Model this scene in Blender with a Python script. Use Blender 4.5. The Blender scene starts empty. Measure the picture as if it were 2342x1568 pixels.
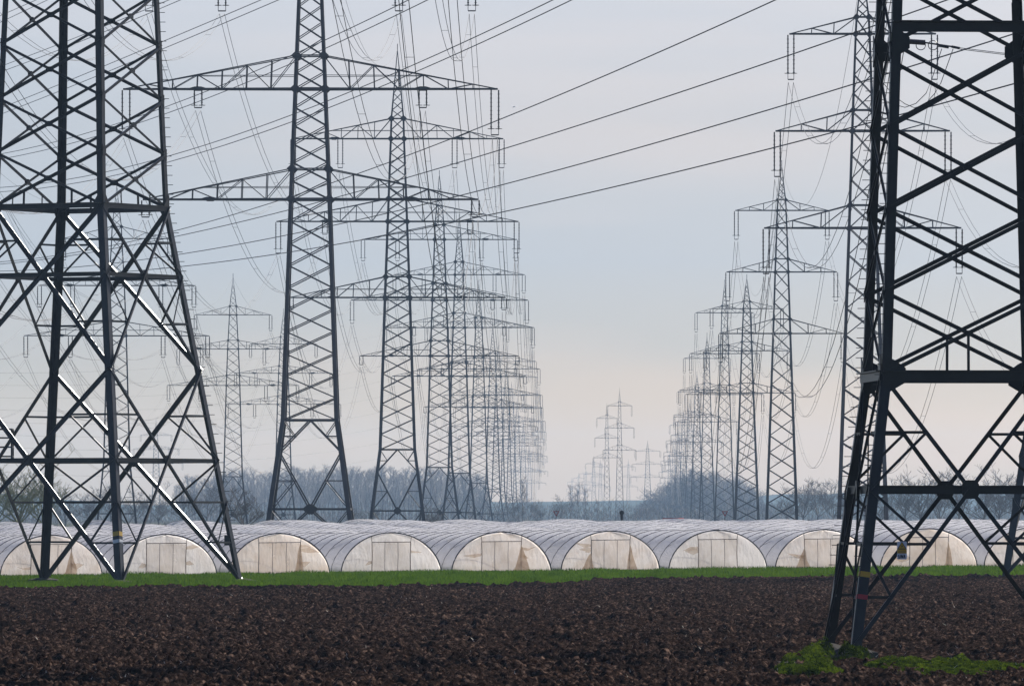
import bpy, math, random
import numpy as np
from mathutils import Vector, Matrix

# ------------------------------------------------------------------ camera, sky, sun, exposure
SC = bpy.context.scene
COL = SC.collection
EYE = 4.1
FPX = 18216.0            # focal length expressed in pixels of the 2342 px wide layout sheet
cam_d = bpy.data.cameras.new("camera"); cam = bpy.data.objects.new("camera", cam_d); COL.objects.link(cam)
cam.location = (0, 0, EYE); cam.rotation_euler = (math.radians(90), 0, 0)
cam_d.sensor_width = 36.0; cam_d.lens = 280.0; cam_d.shift_y = 0.169
cam_d.clip_start = 1.0; cam_d.clip_end = 60000.0
SC.camera = cam

SUN_AZ, SUN_EL = math.radians(32), math.radians(31)
to_sun = Vector((math.sin(SUN_AZ)*math.cos(SUN_EL), math.cos(SUN_AZ)*math.cos(SUN_EL), math.sin(SUN_EL)))
sd = bpy.data.lights.new("sun", 'SUN'); sd.energy = 5.0; sd.angle = math.radians(0.53); sd.color = (1.0, 0.95, 0.87)
so = bpy.data.objects.new("sun", sd); COL.objects.link(so)
so.rotation_euler = (-to_sun).to_track_quat('-Z', 'Y').to_euler()
so.location = (0, 0, 300)

W = bpy.data.worlds.new("World"); SC.world = W; W.use_nodes = True
nt = W.node_tree; nt.nodes.clear(); N = nt.nodes.new; LK = nt.links.new
out = N('ShaderNodeOutputWorld'); bg = N('ShaderNodeBackground')
sky = N('ShaderNodeTexSky'); sky.sky_type = 'NISHITA'; sky.sun_disc = False
sky.sun_elevation = SUN_EL; sky.sun_rotation = SUN_AZ
sky.air_density = 1.0; sky.dust_density = 1.5; sky.ozone_density = 1.0
tc = N('ShaderNodeTexCoord'); sep = N('ShaderNodeSeparateXYZ'); LK(tc.outputs['Generated'], sep.inputs['Vector'])
mr = N('ShaderNodeMapRange'); mr.inputs['From Min'].default_value = 0.0; mr.inputs['From Max'].default_value = 0.07
LK(sep.outputs['Z'], mr.inputs['Value'])
ramp = N('ShaderNodeValToRGB'); e = ramp.color_ramp.elements          # clear air: warm low band, blue middle, lilac above
e[0].position = 0.0; e[0].color = (.99, .97, .95, 1); e[1].position = 1.0; e[1].color = (.72, .79, 1.09, 1)
for p_, c_ in ((.14, (.91, .92, .955, 1)), (.30, (.70, .81, 1.15, 1)), (.455, (.625, .775, 1.25, 1)), (.69, (.66, .75, 1.10, 1))):
    x_ = e.new(p_); x_.color = c_
LK(mr.outputs['Result'], ramp.inputs['Fac'])
tint = N('ShaderNodeMixRGB'); tint.blend_type = 'MULTIPLY'; tint.inputs['Fac'].default_value = 1.0
LK(sky.outputs['Color'], tint.inputs['Color1']); LK(ramp.outputs['Color'], tint.inputs['Color2'])
mp = N('ShaderNodeMapping'); mp.inputs['Scale'].default_value = (9, 9, 75); mp.inputs['Location'].default_value = (.3, .2, .9)
nz = N('ShaderNodeTexNoise'); nz.inputs['Scale'].default_value = 1.0; nz.inputs['Detail'].default_value = 6.0; nz.inputs['Roughness'].default_value = 0.45
cr = N('ShaderNodeValToRGB'); cr.color_ramp.elements[0].position = 0.44; cr.color_ramp.elements[1].position = 0.64
cr.color_ramp.elements[0].color = (1, 1, 1, 1); cr.color_ramp.elements[1].color = (1.14, 1.065, 1.02, 1)   # thin veil of high cloud
LK(tc.outputs['Generated'], mp.inputs['Vector']); LK(mp.outputs['Vector'], nz.inputs['Vector']); LK(nz.outputs['Fac'], cr.inputs['Fac'])
mix = N('ShaderNodeMixRGB'); mix.blend_type = 'MULTIPLY'; mix.inputs['Fac'].default_value = 1.0
LK(tint.outputs['Color'], mix.inputs['Color1']); LK(cr.outputs['Color'], mix.inputs['Color2'])
mrx = N('ShaderNodeMapRange'); mrx.inputs['From Min'].default_value = -.065; mrx.inputs['From Max'].default_value = .03; LK(sep.outputs['X'], mrx.inputs['Value'])
side = N('ShaderNodeMixRGB'); side.inputs['Color1'].default_value = (1.04, 1.07, 1.09, 1); side.inputs['Color2'].default_value = (1, 1, 1, 1); LK(mrx.outputs['Result'], side.inputs['Fac'])
mix2 = N('ShaderNodeMixRGB'); mix2.blend_type = 'MULTIPLY'; mix2.inputs['Fac'].default_value = 1.0; LK(mix.outputs['Color'], mix2.inputs['Color1']); LK(side.outputs['Color'], mix2.inputs['Color2'])
LK(mix2.outputs['Color'], bg.inputs['Color']); bg.inputs['Strength'].default_value = 0.0515
LK(bg.outputs['Background'], out.inputs['Surface'])

SC.view_settings.view_transform = 'Standard'; SC.view_settings.look = 'None'
SC.view_settings.exposure = 0.7; SC.view_settings.gamma = 1.0
SC.render.engine = 'CYCLES'
SC.cycles.max_bounces = 8; SC.cycles.diffuse_bounces = 4; SC.cycles.transmission_bounces = 6
SC.cycles.volume_bounces = 0; SC.cycles.transparent_max_bounces = 8
SC.cycles.use_denoising = True; SC.cycles.use_adaptive_sampling = False
HAZE = 0.00005

# ------------------------------------------------------------------ helpers
def tag(o, label=None, cat=None, group=None, kind=None):
    if label: o['label'] = label
    if cat: o['category'] = cat
    if group: o['group'] = group
    if kind: o['kind'] = kind
    return o
def empty(name, loc=(0, 0, 0), rz=0.0, scale=(1, 1, 1)):
    o = bpy.data.objects.new(name, None); COL.objects.link(o)
    o.location = loc; o.rotation_euler = (0, 0, rz); o.scale = scale; o.empty_display_size = 0.5
    return o
def V(*a): return np.array(a, float)
def unit(v):
    n = np.linalg.norm(v); return v/n if n > 1e-9 else v

class MB:
    """collects beams, tubes and plates for one mesh"""
    def __init__(s): s.v = []; s.f = []; s.n = 0
    def add(s, vs, fs):
        s.v.append(np.asarray(vs, float)); s.f.extend([tuple(i+s.n for i in f) for f in fs]); s.n += len(vs); return s
    def _frame(s, p, q, nrm=None):
        d = unit(q-p)
        if nrm is None: nrm = V(0, 0, 1) if abs(d[2]) < .9 else V(1, 0, 0)
        u = unit(np.cross(d, nrm)); w = unit(np.cross(u, d))
        return d, u, w
    def beam(s, p, q, w, t=None, nrm=None, w2=None):
        p = np.asarray(p, float); q = np.asarray(q, float); t = w if t is None else t
        d, u, n = s._frame(p, q, nrm); k = 1 if w2 is None else w2/w
        vs = [p+a*u*w/2+b*n*t/2 for a, b in ((-1, -1), (1, -1), (1, 1), (-1, 1))] + [q+k*(a*u*w/2+b*n*t/2) for a, b in ((-1, -1), (1, -1), (1, 1), (-1, 1))]
        return s.add(vs, [(3, 2, 1, 0), (4, 5, 6, 7), (0, 1, 5, 4), (1, 2, 6, 5), (2, 3, 7, 6), (3, 0, 4, 7)])
    def angle(s, p, q, w, nrm, t=None, flip=1):
        """rolled steel angle: one flange in the plane of the face, the other standing off along nrm"""
        p = np.asarray(p, float); q = np.asarray(q, float); t = w*.12 if t is None else t
        d, u, n = s._frame(p, q, nrm); u = u*flip
        pr = [(-w/2, 0), (w/2, 0), (w/2, t), (-w/2+t, t), (-w/2+t, w*.5), (-w/2, w*.5)]
        vs = [p+a*u+b*n for a, b in pr]+[q+a*u+b*n for a, b in pr]
        fs = [tuple(range(5, -1, -1)), tuple(range(6, 12))]+[(i, (i+1) % 6, (i+1) % 6+6, i+6) for i in range(6)]
        if flip < 0: fs = [tuple(reversed(f)) for f in fs]
        return s.add(vs, fs)
    def tube(s, pts, r, sides=6, cap=True):
        pts = [np.asarray(p, float) for p in pts]; m = len(pts); rs = r if hasattr(r, '__len__') else [r]*m
        vs = []
        for i, p in enumerate(pts):
            d = unit(pts[min(i+1, m-1)]-pts[max(i-1, 0)])
            ref = V(0, 0, 1) if abs(d[2]) < .9 else V(1, 0, 0)
            u = unit(np.cross(d, ref)); w = np.cross(u, d)
            for k in range(sides):
                a = 2*math.pi*k/sides; vs.append(p+rs[i]*(math.cos(a)*u+math.sin(a)*w))
        fs = [(i*sides+k, i*sides+(k+1) % sides, (i+1)*sides+(k+1) % sides, (i+1)*sides+k) for i in range(m-1) for k in range(sides)]
        if cap: fs += [tuple(range(sides-1, -1, -1)), tuple((m-1)*sides+k for k in range(sides))]
        return s.add(vs, fs)
    def plate(s, poly, nrm, t):
        nrm = unit(np.asarray(nrm, float)); poly = [np.asarray(p, float) for p in poly]; m = len(poly)
        vs = [p-nrm*t/2 for p in poly]+[p+nrm*t/2 for p in poly]
        return s.add(vs, [tuple(range(m-1, -1, -1)), tuple(range(m, 2*m))]+[(i, (i+1) % m, (i+1) % m+m, i+m) for i in range(m)])
    def build(s, name, mat, parent=None, smooth=False):
        me = bpy.data.meshes.new(name)
        vs = np.concatenate(s.v) if s.v else np.zeros((0, 3))
        me.from_pydata(vs.tolist(), [], s.f); me.update()
        if smooth: me.polygons.foreach_set('use_smooth', [True]*len(me.polygons))
        me.materials.append(mat)
        o = bpy.data.objects.new(name, me); COL.objects.link(o)
        if parent is not None: o.parent = parent
        return o

def mesh_np(name, verts, faces, mat, parent=None, smooth=False):
    """verts (n,3), faces (m,k) numpy"""
    me = bpy.data.meshes.new(name); n, (m, k) = len(verts), faces.shape
    me.vertices.add(n); me.vertices.foreach_set('co', np.ascontiguousarray(verts, np.float32).ravel())
    me.loops.add(m*k); me.loops.foreach_set('vertex_index', np.ascontiguousarray(faces, np.int32).ravel())
    me.polygons.add(m); me.polygons.foreach_set('loop_start', np.arange(0, m*k, k, dtype=np.int32))
    me.polygons.foreach_set('loop_total', np.full(m, k, np.int32))
    if smooth: me.polygons.foreach_set('use_smooth', np.ones(m, bool))
    me.update(calc_edges=True); me.validate()
    me.materials.append(mat)
    o = bpy.data.objects.new(name, me); COL.objects.link(o)
    if parent is not None: o.parent = parent
    return o
def grid_faces(nu, nv):
    i = np.arange(nu-1)[:, None]*nv+np.arange(nv-1)[None, :]
    return np.stack([i, i+1, i+nv+1, i+nv], -1).reshape(-1, 4)
def copy_tree(o, parent=None):
    c = o.copy(); COL.objects.link(c)
    if parent is not None: c.parent = parent
    for ch in list(o.children): copy_tree(ch, c)
    return c

# value noise in numpy (world coordinates)
def _h(ix, iy, s):
    a = (ix.astype(np.int64)*374761393+iy.astype(np.int64)*668265263+s*2147483647) & 0xffffffff
    a = ((a ^ (a >> 13))*1274126177) & 0xffffffff
    return ((a ^ (a >> 16)) & 0xffffff)/float(0xffffff)
def vnoise(x, y, s=0):
    ix, iy = np.floor(x), np.floor(y); fx, fy = x-ix, y-iy
    fx = fx*fx*(3-2*fx); fy = fy*fy*(3-2*fy)
    return ((_h(ix, iy, s)*(1-fx)+_h(ix+1, iy, s)*fx)*(1-fy)+(_h(ix, iy+1, s)*(1-fx)+_h(ix+1, iy+1, s)*fx)*fy)
def lumps(x, y, s=0):
    """rounded stones / clods: distance to random cell points, each with its own size"""
    ix, iy = np.floor(x), np.floor(y); best = np.zeros_like(x)
    for dx in (-1, 0, 1):
        for dy in (-1, 0, 1):
            cx, cy = ix+dx, iy+dy
            px = cx+_h(cx, cy, s+1); py = cy+_h(cx, cy, s+2); r = .35+.55*_h(cx, cy, s+3); hgt = _h(cx, cy, s+4)**1.5
            d2 = ((x-px)**2+(y-py)**2)/(r*r)
            best = np.maximum(best, hgt*np.sqrt(np.clip(1-d2, 0, 1)))
    return best

def gz(x, y):
    """level of the land"""
    x = np.asarray(x, float); y = np.asarray(y, float)
    w = np.clip((y-430)/130, 0, 1); w = w*w*(3-2*w); w2 = 1-np.clip((y-640)/160, 0, 1)
    r = np.clip((y-620)/180, 0, 1)
    return w*w2*(.0063*np.clip(x, -80, 80)-.12)+.7*r
def at(xd, d): return (xd-1171.0)/FPX*d
def zat(yd, d): return EYE+(1180.0-yd)/FPX*d

# ------------------------------------------------------------------ materials
def pmat(name, col, rough=.6, metal=0., noise=None, spec=None, bump=None):
    m = bpy.data.materials.new(name); m.use_nodes = True; t = m.node_tree; b = t.nodes['Principled BSDF']
    b.inputs['Base Color'].default_value = (*col, 1); b.inputs['Roughness'].default_value = rough; b.inputs['Metallic'].default_value = metal
    if spec is not None: b.inputs['Specular IOR Level'].default_value = spec
    tcn = t.nodes.new('ShaderNodeTexCoord')
    if noise:
        sc, col2, det = noise
        n = t.nodes.new('ShaderNodeTexNoise'); n.inputs['Scale'].default_value = sc; n.inputs['Detail'].default_value = det
        r = t.nodes.new('ShaderNodeValToRGB'); r.color_ramp.elements[0].position = .35; r.color_ramp.elements[1].position = .68
        r.color_ramp.elements[0].color = (*col, 1); r.color_ramp.elements[1].color = (*col2, 1)
        t.links.new(tcn.outputs['Object'], n.inputs['Vector']); t.links.new(n.outputs['Fac'], r.inputs['Fac']); t.links.new(r.outputs['Color'], b.inputs['Base Color'])
    if bump:
        sc, st, dist = bump
        n = t.nodes.new('ShaderNodeTexNoise'); n.inputs['Scale'].default_value = sc; n.inputs['Detail'].default_value = 6
        bp = t.nodes.new('ShaderNodeBump'); bp.inputs['Strength'].default_value = st; bp.inputs['Distance'].default_value = dist
        t.links.new(tcn.outputs['Object'], n.inputs['Vector']); t.links.new(n.outputs['Fac'], bp.inputs['Height']); t.links.new(bp.outputs['Normal'], b.inputs['Normal'])
    return m
M = {}
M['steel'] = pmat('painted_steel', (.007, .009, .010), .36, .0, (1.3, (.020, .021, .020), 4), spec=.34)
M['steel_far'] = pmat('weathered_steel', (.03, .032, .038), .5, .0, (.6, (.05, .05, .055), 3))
M['glaze'] = pmat('insulator_glaze', (.05, .035, .03), .25)
M['wire'] = pmat('aluminium_cable', (.05, .05, .055), .8, 0.)
M['conc'] = pmat('concrete', (.10, .09, .078), .95, 0, (3.0, (.055, .05, .042), 5), bump=(18, .5, .05), spec=.05)
M['yellow'] = pmat('yellow_paint', (.62, .36, .02), .5)
M['white'] = pmat('white_paint', (.75, .76, .78), .45)
M['red'] = pmat('red_paint', (.42, .02, .03), .5)
M['black'] = pmat('black_paint', (.015, .015, .017), .5)
M['bark'] = pmat('bark', (.085, .07, .06), .95, 0, (.5, (.12, .10, .085), 4))
M['twig'] = pmat('twigs', (.26, .23, .21), .95, 0, (.15, (.34, .30, .26), 3))
M['twig_dark'] = pmat('dark_twigs', (.11, .095, .085), .95, 0, (.15, (.16, .14, .12), 3))
M['twig_green'] = pmat('budding_twigs', (.20, .22, .10), .9, 0, (.2, (.17, .16, .07), 3))
M['tube'] = pmat('galvanised_hoop', (.07, .07, .085), .6, .1)
M['hoop'] = pmat('dark_hoop', (.035, .035, .045), .8)
M['rust'] = pmat('rusty_tube', (.12, .06, .04), .8)

def film_mat(name, c1, c2, wrinkle, scale, stain, thru=.25, tl=.6):
    m = bpy.data.materials.new(name); m.use_nodes = True; t = m.node_tree; t.nodes.clear(); n = t.nodes.new; l = t.links.new
    o = n('ShaderNodeOutputMaterial'); mx = n('ShaderNodeMixShader'); tr = n('ShaderNodeBsdfTranslucent'); pr = n('ShaderNodeBsdfPrincipled')
    pr.inputs['Roughness'].default_value = .38; pr.inputs['Specular IOR Level'].default_value = .45
    geo = n('ShaderNodeNewGeometry')
    a = n('ShaderNodeTexNoise'); a.inputs['Scale'].default_value = stain; a.inputs['Detail'].default_value = 6; a.inputs['Roughness'].default_value = .62
    r = n('ShaderNodeValToRGB'); r.color_ramp.elements[0].position = .42; r.color_ramp.elements[0].color = (*c1, 1); r.color_ramp.elements[1].position = .75; r.color_ramp.elements[1].color = (*c2, 1)
    l(geo.outputs['Position'], a.inputs['Vector']); l(a.outputs['Fac'], r.inputs['Fac'])
    l(r.outputs['Color'], tr.inputs['Color']); l(r.outputs['Color'], pr.inputs['Base Color'])
    mp_ = n('ShaderNodeMapping'); mp_.inputs['Scale'].default_value = scale
    b = n('ShaderNodeTexNoise'); b.inputs['Scale'].default_value = 1.0; b.inputs['Detail'].default_value = 5; b.inputs['Roughness'].default_value = .6
    bp = n('ShaderNodeBump'); bp.inputs['Strength'].default_value = wrinkle; bp.inputs['Distance'].default_value = .25
    l(geo.outputs['Position'], mp_.inputs['Vector']); l(mp_.outputs['Vector'], b.inputs['Vector']); l(b.outputs['Fac'], bp.inputs['Height'])
    l(bp.outputs['Normal'], pr.inputs['Normal']); l(bp.outputs['Normal'], tr.inputs['Normal'])
    mx.inputs['Fac'].default_value = tl
    l(pr.outputs['BSDF'], mx.inputs[1]); l(tr.outputs['BSDF'], mx.inputs[2])
    tp = n('ShaderNodeBsdfTransparent'); m2 = n('ShaderNodeMixShader'); m2.inputs['Fac'].default_value = thru
    l(mx.outputs['Shader'], m2.inputs[1]); l(tp.outputs['BSDF'], m2.inputs[2]); l(m2.outputs['Shader'], o.inputs['Surface'])
    return m
M['cover'] = film_mat('polytunnel_film', (.88, .86, .89), (.72, .69, .70), 1.0, (7, .9, 7), .25, .30, .40)
M['end'] = film_mat('end_film', (.94, .87, .81), (.76, .64, .53), .7, (3.5, 2.0, 1.3), .9, .14, .75)
M['door'] = film_mat('door_film', (.95, .90, .85), (.80, .70, .60), .6, (5.0, 2.0, .8), 1.2, .5, .8)
M['end_grey'] = film_mat('end_film_grey', (.90, .86, .82), (.74, .67, .60), .7, (3.5, 2.0, 1.3), .7, .14, .75)
M['end_beige'] = film_mat('end_film_beige', (.94, .85, .76), (.76, .62, .49), .7, (3.5, 2.0, 1.3), .8, .1, .75)
M['dirty_thin'] = film_mat('dirty_thin_film', (.85, .72, .56), (.60, .45, .30), .5, (3.0, 2.0, .8), 2.0, .62, .8)
M['dirty'] = film_mat('dirty_film', (.80, .66, .50), (.50, .36, .24), .5, (3.0, 2.0, .8), 2.0, .42, .8)

def ground_mat(name, cols, scale, rough=.95, bump=None, span=(.3, .7)):
    m = bpy.data.materials.new(name); m.use_nodes = True; t = m.node_tree; b = t.nodes['Principled BSDF']; n = t.nodes.new; l = t.links.new
    b.inputs['Roughness'].default_value = rough; b.inputs['Specular IOR Level'].default_value = 0.0
    g = n('ShaderNodeNewGeometry'); a = n('ShaderNodeTexNoise'); a.inputs['Scale'].default_value = scale; a.inputs['Detail'].default_value = 8; a.inputs['Roughness'].default_value = .65
    r = n('ShaderNodeValToRGB'); e = r.color_ramp.elements; k = len(cols)
    lo, hi = span
    e[0].position = lo; e[0].color = (*cols[0], 1); e[1].position = hi; e[1].color = (*cols[-1], 1)
    for i in range(1, k-1): x = e.new(lo+(hi-lo)*i/(k-1)); x.color = (*cols[i], 1)
    l(g.outputs['Position'], a.inputs['Vector']); l(a.outputs['Fac'], r.inputs['Fac']); l(r.outputs['Color'], b.inputs['Base Color'])
    if bump:
        c = n('ShaderNodeTexNoise'); c.inputs['Scale'].default_value = bump[0]; c.inputs['Detail'].default_value = 6
        bp = n('ShaderNodeBump'); bp.inputs['Strength'].default_value = bump[1]; bp.inputs['Distance'].default_value = bump[2]
        l(g.outputs['Position'], c.inputs['Vector']); l(c.outputs['Fac'], bp.inputs['Height']); l(bp.outputs['Normal'], b.inputs['Normal'])
    return m
M['soil'] = ground_mat('ploughed_soil', [(.005, .0028, .0022), (.018, .0110, .0082), (.18, .118, .090)], 5.0, .85, (9, .8, .06), (.34, .73))  # brightest stop paints highlights of sunlit clods into the soil colour
M['turf'] = ground_mat('turf', [(.040, .034, .010), (.040, .065, .008)], .8)
M['land'] = ground_mat('land', [(.06, .07, .03), (.10, .09, .05)], .05)
M['hill'] = ground_mat('hill_woodland', [(.05, .07, .05), (.08, .09, .07)], .004)

def leaf_mat(name, c, c2):
    m = bpy.data.materials.new(name); m.use_nodes = True; t = m.node_tree; t.nodes.clear(); n = t.nodes.new; l = t.links.new
    o = n('ShaderNodeOutputMaterial'); mx = n('ShaderNodeMixShader'); tr = n('ShaderNodeBsdfTranslucent'); d = n('ShaderNodeBsdfDiffuse')
    g = n('ShaderNodeNewGeometry'); a = n('ShaderNodeTexNoise'); a.inputs['Scale'].default_value = 3.0 if 'weed' in name else .5; a.inputs['Detail'].default_value = 6
    r = n('ShaderNodeValToRGB'); r.color_ramp.elements[0].position = .38; r.color_ramp.elements[0].color = (*c, 1); r.color_ramp.elements[1].position = .62; r.color_ramp.elements[1].color = (*c2, 1)
    l(g.outputs['Position'], a.inputs['Vector']); l(a.outputs['Fac'], r.inputs['Fac']); l(r.outputs['Color'], tr.inputs['Color']); l(r.outputs['Color'], d.inputs['Color'])
    mx.inputs['Fac'].default_value = .5; l(d.outputs['BSDF'], mx.inputs[1]); l(tr.outputs['BSDF'], mx.inputs[2]); l(mx.outputs['Shader'], o.inputs['Surface'])
    return m
M['grass'] = leaf_mat('grass_blades', (.030, .070, .004), (.075, .135, .008))
M['weed'] = leaf_mat('weed_leaves', (.006, .016, .002), (.075, .11, .008))

# ------------------------------------------------------------------ land
def make_land():
    xs = np.concatenate([np.linspace(-9000, -130, 30), np.linspace(-120, 120, 61), np.linspace(130, 9000, 30)])
    ys = np.concatenate([np.linspace(-60, 180, 6), np.linspace(190, 900, 143), np.linspace(1000, 12000, 40)])
    X, Y = np.meshgrid(xs, ys, indexing='ij'); Z = gz(X, Y)-np.where(Y < 560, .32, .02)
    tag(mesh_np('ground', np.stack([X, Y, Z], -1).reshape(-1, 3), grid_faces(len(xs), len(ys))[:, ::-1], M['land']), kind='structure')
make_land()

def edge(x):
    """distance at which the ploughed field gives way to grass"""
    x = np.asarray(x, float)
    b = np.interp(x, [-40, -26, -8, -3, 1, 3.2, 6.5, 40], [440, 446, 452, 456, 470, 476, 515, 522])
    return b+(vnoise(x*1.3, x*0+3.3, 5)-.5)*9+(vnoise(x*5.3, x*0+8.3, 6)-.5)*4
FOOTX, FOOTY = 12.2, 233.0
def make_field():
    ys = [150.0]
    while ys[-1] < 545: ys.append(ys[-1]+np.interp(ys[-1], [150, 188, 300, 545], [.3, .14, .24, .42]))
    ys = np.array(ys); nx = 760
    u = np.linspace(-1, 1, nx); half = ys*1171/FPX*1.28+1
    X = u[None, :]*half[:, None]; Y = np.repeat(ys[:, None], nx, 1)
    n1 = vnoise(X*.16, Y*.10, 1)-.5; n2 = vnoise(X*.6, Y*.35, 2)-.5
    q = X+.5*(vnoise(X*1.1, Y*1.1, 21)-.5); r = Y+.5*(vnoise(X*1.1+9, Y*1.1, 22)-.5)
    Z = gz(X, Y)-.06+.13*n1+.13*n2
    big = lumps(q*.8, r*.7, 31)*(.25+.75*vnoise(X*.5, Y*.25, 9))
    Z += .14*big+.15*lumps(q*2.3+5, r*2.0, 41)+.15*lumps(q*4.9, r*4.4+7, 51)+.10*lumps(q*9.1, r*8.3, 61)
    Z += .03*(vnoise(X*12, Y*12, 71)-.5)
    Z += .10*np.sin(Y*1.05+1.5*vnoise(X*.2, Y*.1, 8)+X*.06)*vnoise(X*.12, Y*.3, 12)+.15*lumps(q*.7+3, r*.9+1, 91)*(vnoise(X*.3, Y*.2, 92) > .55)
    # sink beneath the grass
    over = np.clip((Y-edge(X))/5, 0, 1); Z -= over*.34
    # heaped earth round the near pylon's footings
    m = np.exp(-(((X-8.75)/.75)**2+((Y-236)/7.0)**2)**1.5); Z += .30*m
    m2 = np.exp(-(((X-11.6)/4.2)**2+((Y-232)/11.0)**2)**2); Z -= m2*(Z-gz(X, Y)+.32)*.85
    f = mesh_np('field', np.stack([X, Y, Z], -1).reshape(-1, 3), grid_faces(len(ys), nx)[:, ::-1], M['soil'], smooth=False)
    tag(f, kind='structure')
make_field()

def blades(name, n, xy, h, w, mat, lean=.35, seed=1, zfun=None, label='', cat='grass'):
    rng = np.random.default_rng(seed); X, Y = xy(rng, n); H = h(rng, X, Y); n = len(X)
    a = rng.uniform(0, math.pi, n); wx, wy = np.cos(a)*w*.5*rng.uniform(.6, 1.3, n), np.sin(a)*w*.5
    z0 = zfun(X, Y); lx, ly = rng.normal(0, lean, n)*H, rng.normal(0, lean, n)*H
    P = np.stack([np.stack([X-wx, Y-wy, z0-.03], -1), np.stack([X+wx, Y+wy, z0-.03], -1), np.stack([X+lx, Y+ly, z0+H], -1)], 1)
    o = mesh_np(name, P.reshape(-1, 3), np.arange(3*n).reshape(-1, 3), mat)
    return tag(o, label, cat, kind='stuff')
def make_grass():
    xs = np.linspace(-60, 60, 241); vs = np.linspace(0, 1, 90)
    X = np.repeat(xs[:, None], len(vs), 1); E = edge(X)-1.0; Y = E+(680-E)*vs[None, :]
    Z = gz(X, Y)-.02+.10*(vnoise(X*.7, Y*.3, 14)-.5)
    tag(mesh_np('grass_strip', np.stack([X, Y, Z], -1).reshape(-1, 3), grid_faces(len(xs), len(vs))[:, ::-1], M['turf'], smooth=True), kind='structure')
    def xy(rng, n):
        Y = rng.uniform(440, 632, n*2); X = rng.uniform(-1, 1, n*2)*(Y*1171/FPX*1.15+1.5)
        k = Y > edge(X)+rng.normal(0, 3.0, n*2)+14*np.clip(vnoise(X*.35, Y*.2, 61)-.45, 0, 1)*(rng.uniform(0, 1, n*2) < .8)
        return X[k][:n], Y[k][:n]
    def h(rng, X, Y):
        t = np.clip((Y-edge(X))/30, .0, 1)
        return (.04+.19*t)*rng.uniform(.5, 1.3, len(X))*(.4+1.15*vnoise(X*.45, Y*.12, 15))
    blades('grass', 230000, xy, h, .075, M['grass'], .4, 3, lambda X, Y: gz(X, Y)-.02+.10*(vnoise(X*.7, Y*.3, 14)-.5), 'short bright green grass between the brown field and the white tunnels')
make_grass()

def make_hills():
    xs = np.linspace(-1400, 1400, 120); ridge = lambda x: 26+9*np.sin(x/210+1)+6*np.sin(x/97)+7*vnoise(x/40, x*0, 4)
    ds = [(7600, .45), (8400, .8)]
    for i, (d, k) in enumerate(ds):
        ys = np.linspace(d, d+900, 9); X, Y = np.meshgrid(xs, ys, indexing='ij')
        t = np.clip((Y-d)/350, 0, 1); Z = .6+ridge(X+900*i)*k*np.sin(t*math.pi/2)
        tag(mesh_np('hills', np.stack([X, Y, Z], -1).reshape(-1, 3), grid_faces(len(xs), len(ys))[:, ::-1], M['hill'], smooth=True), kind='structure')
make_hills()

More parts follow.
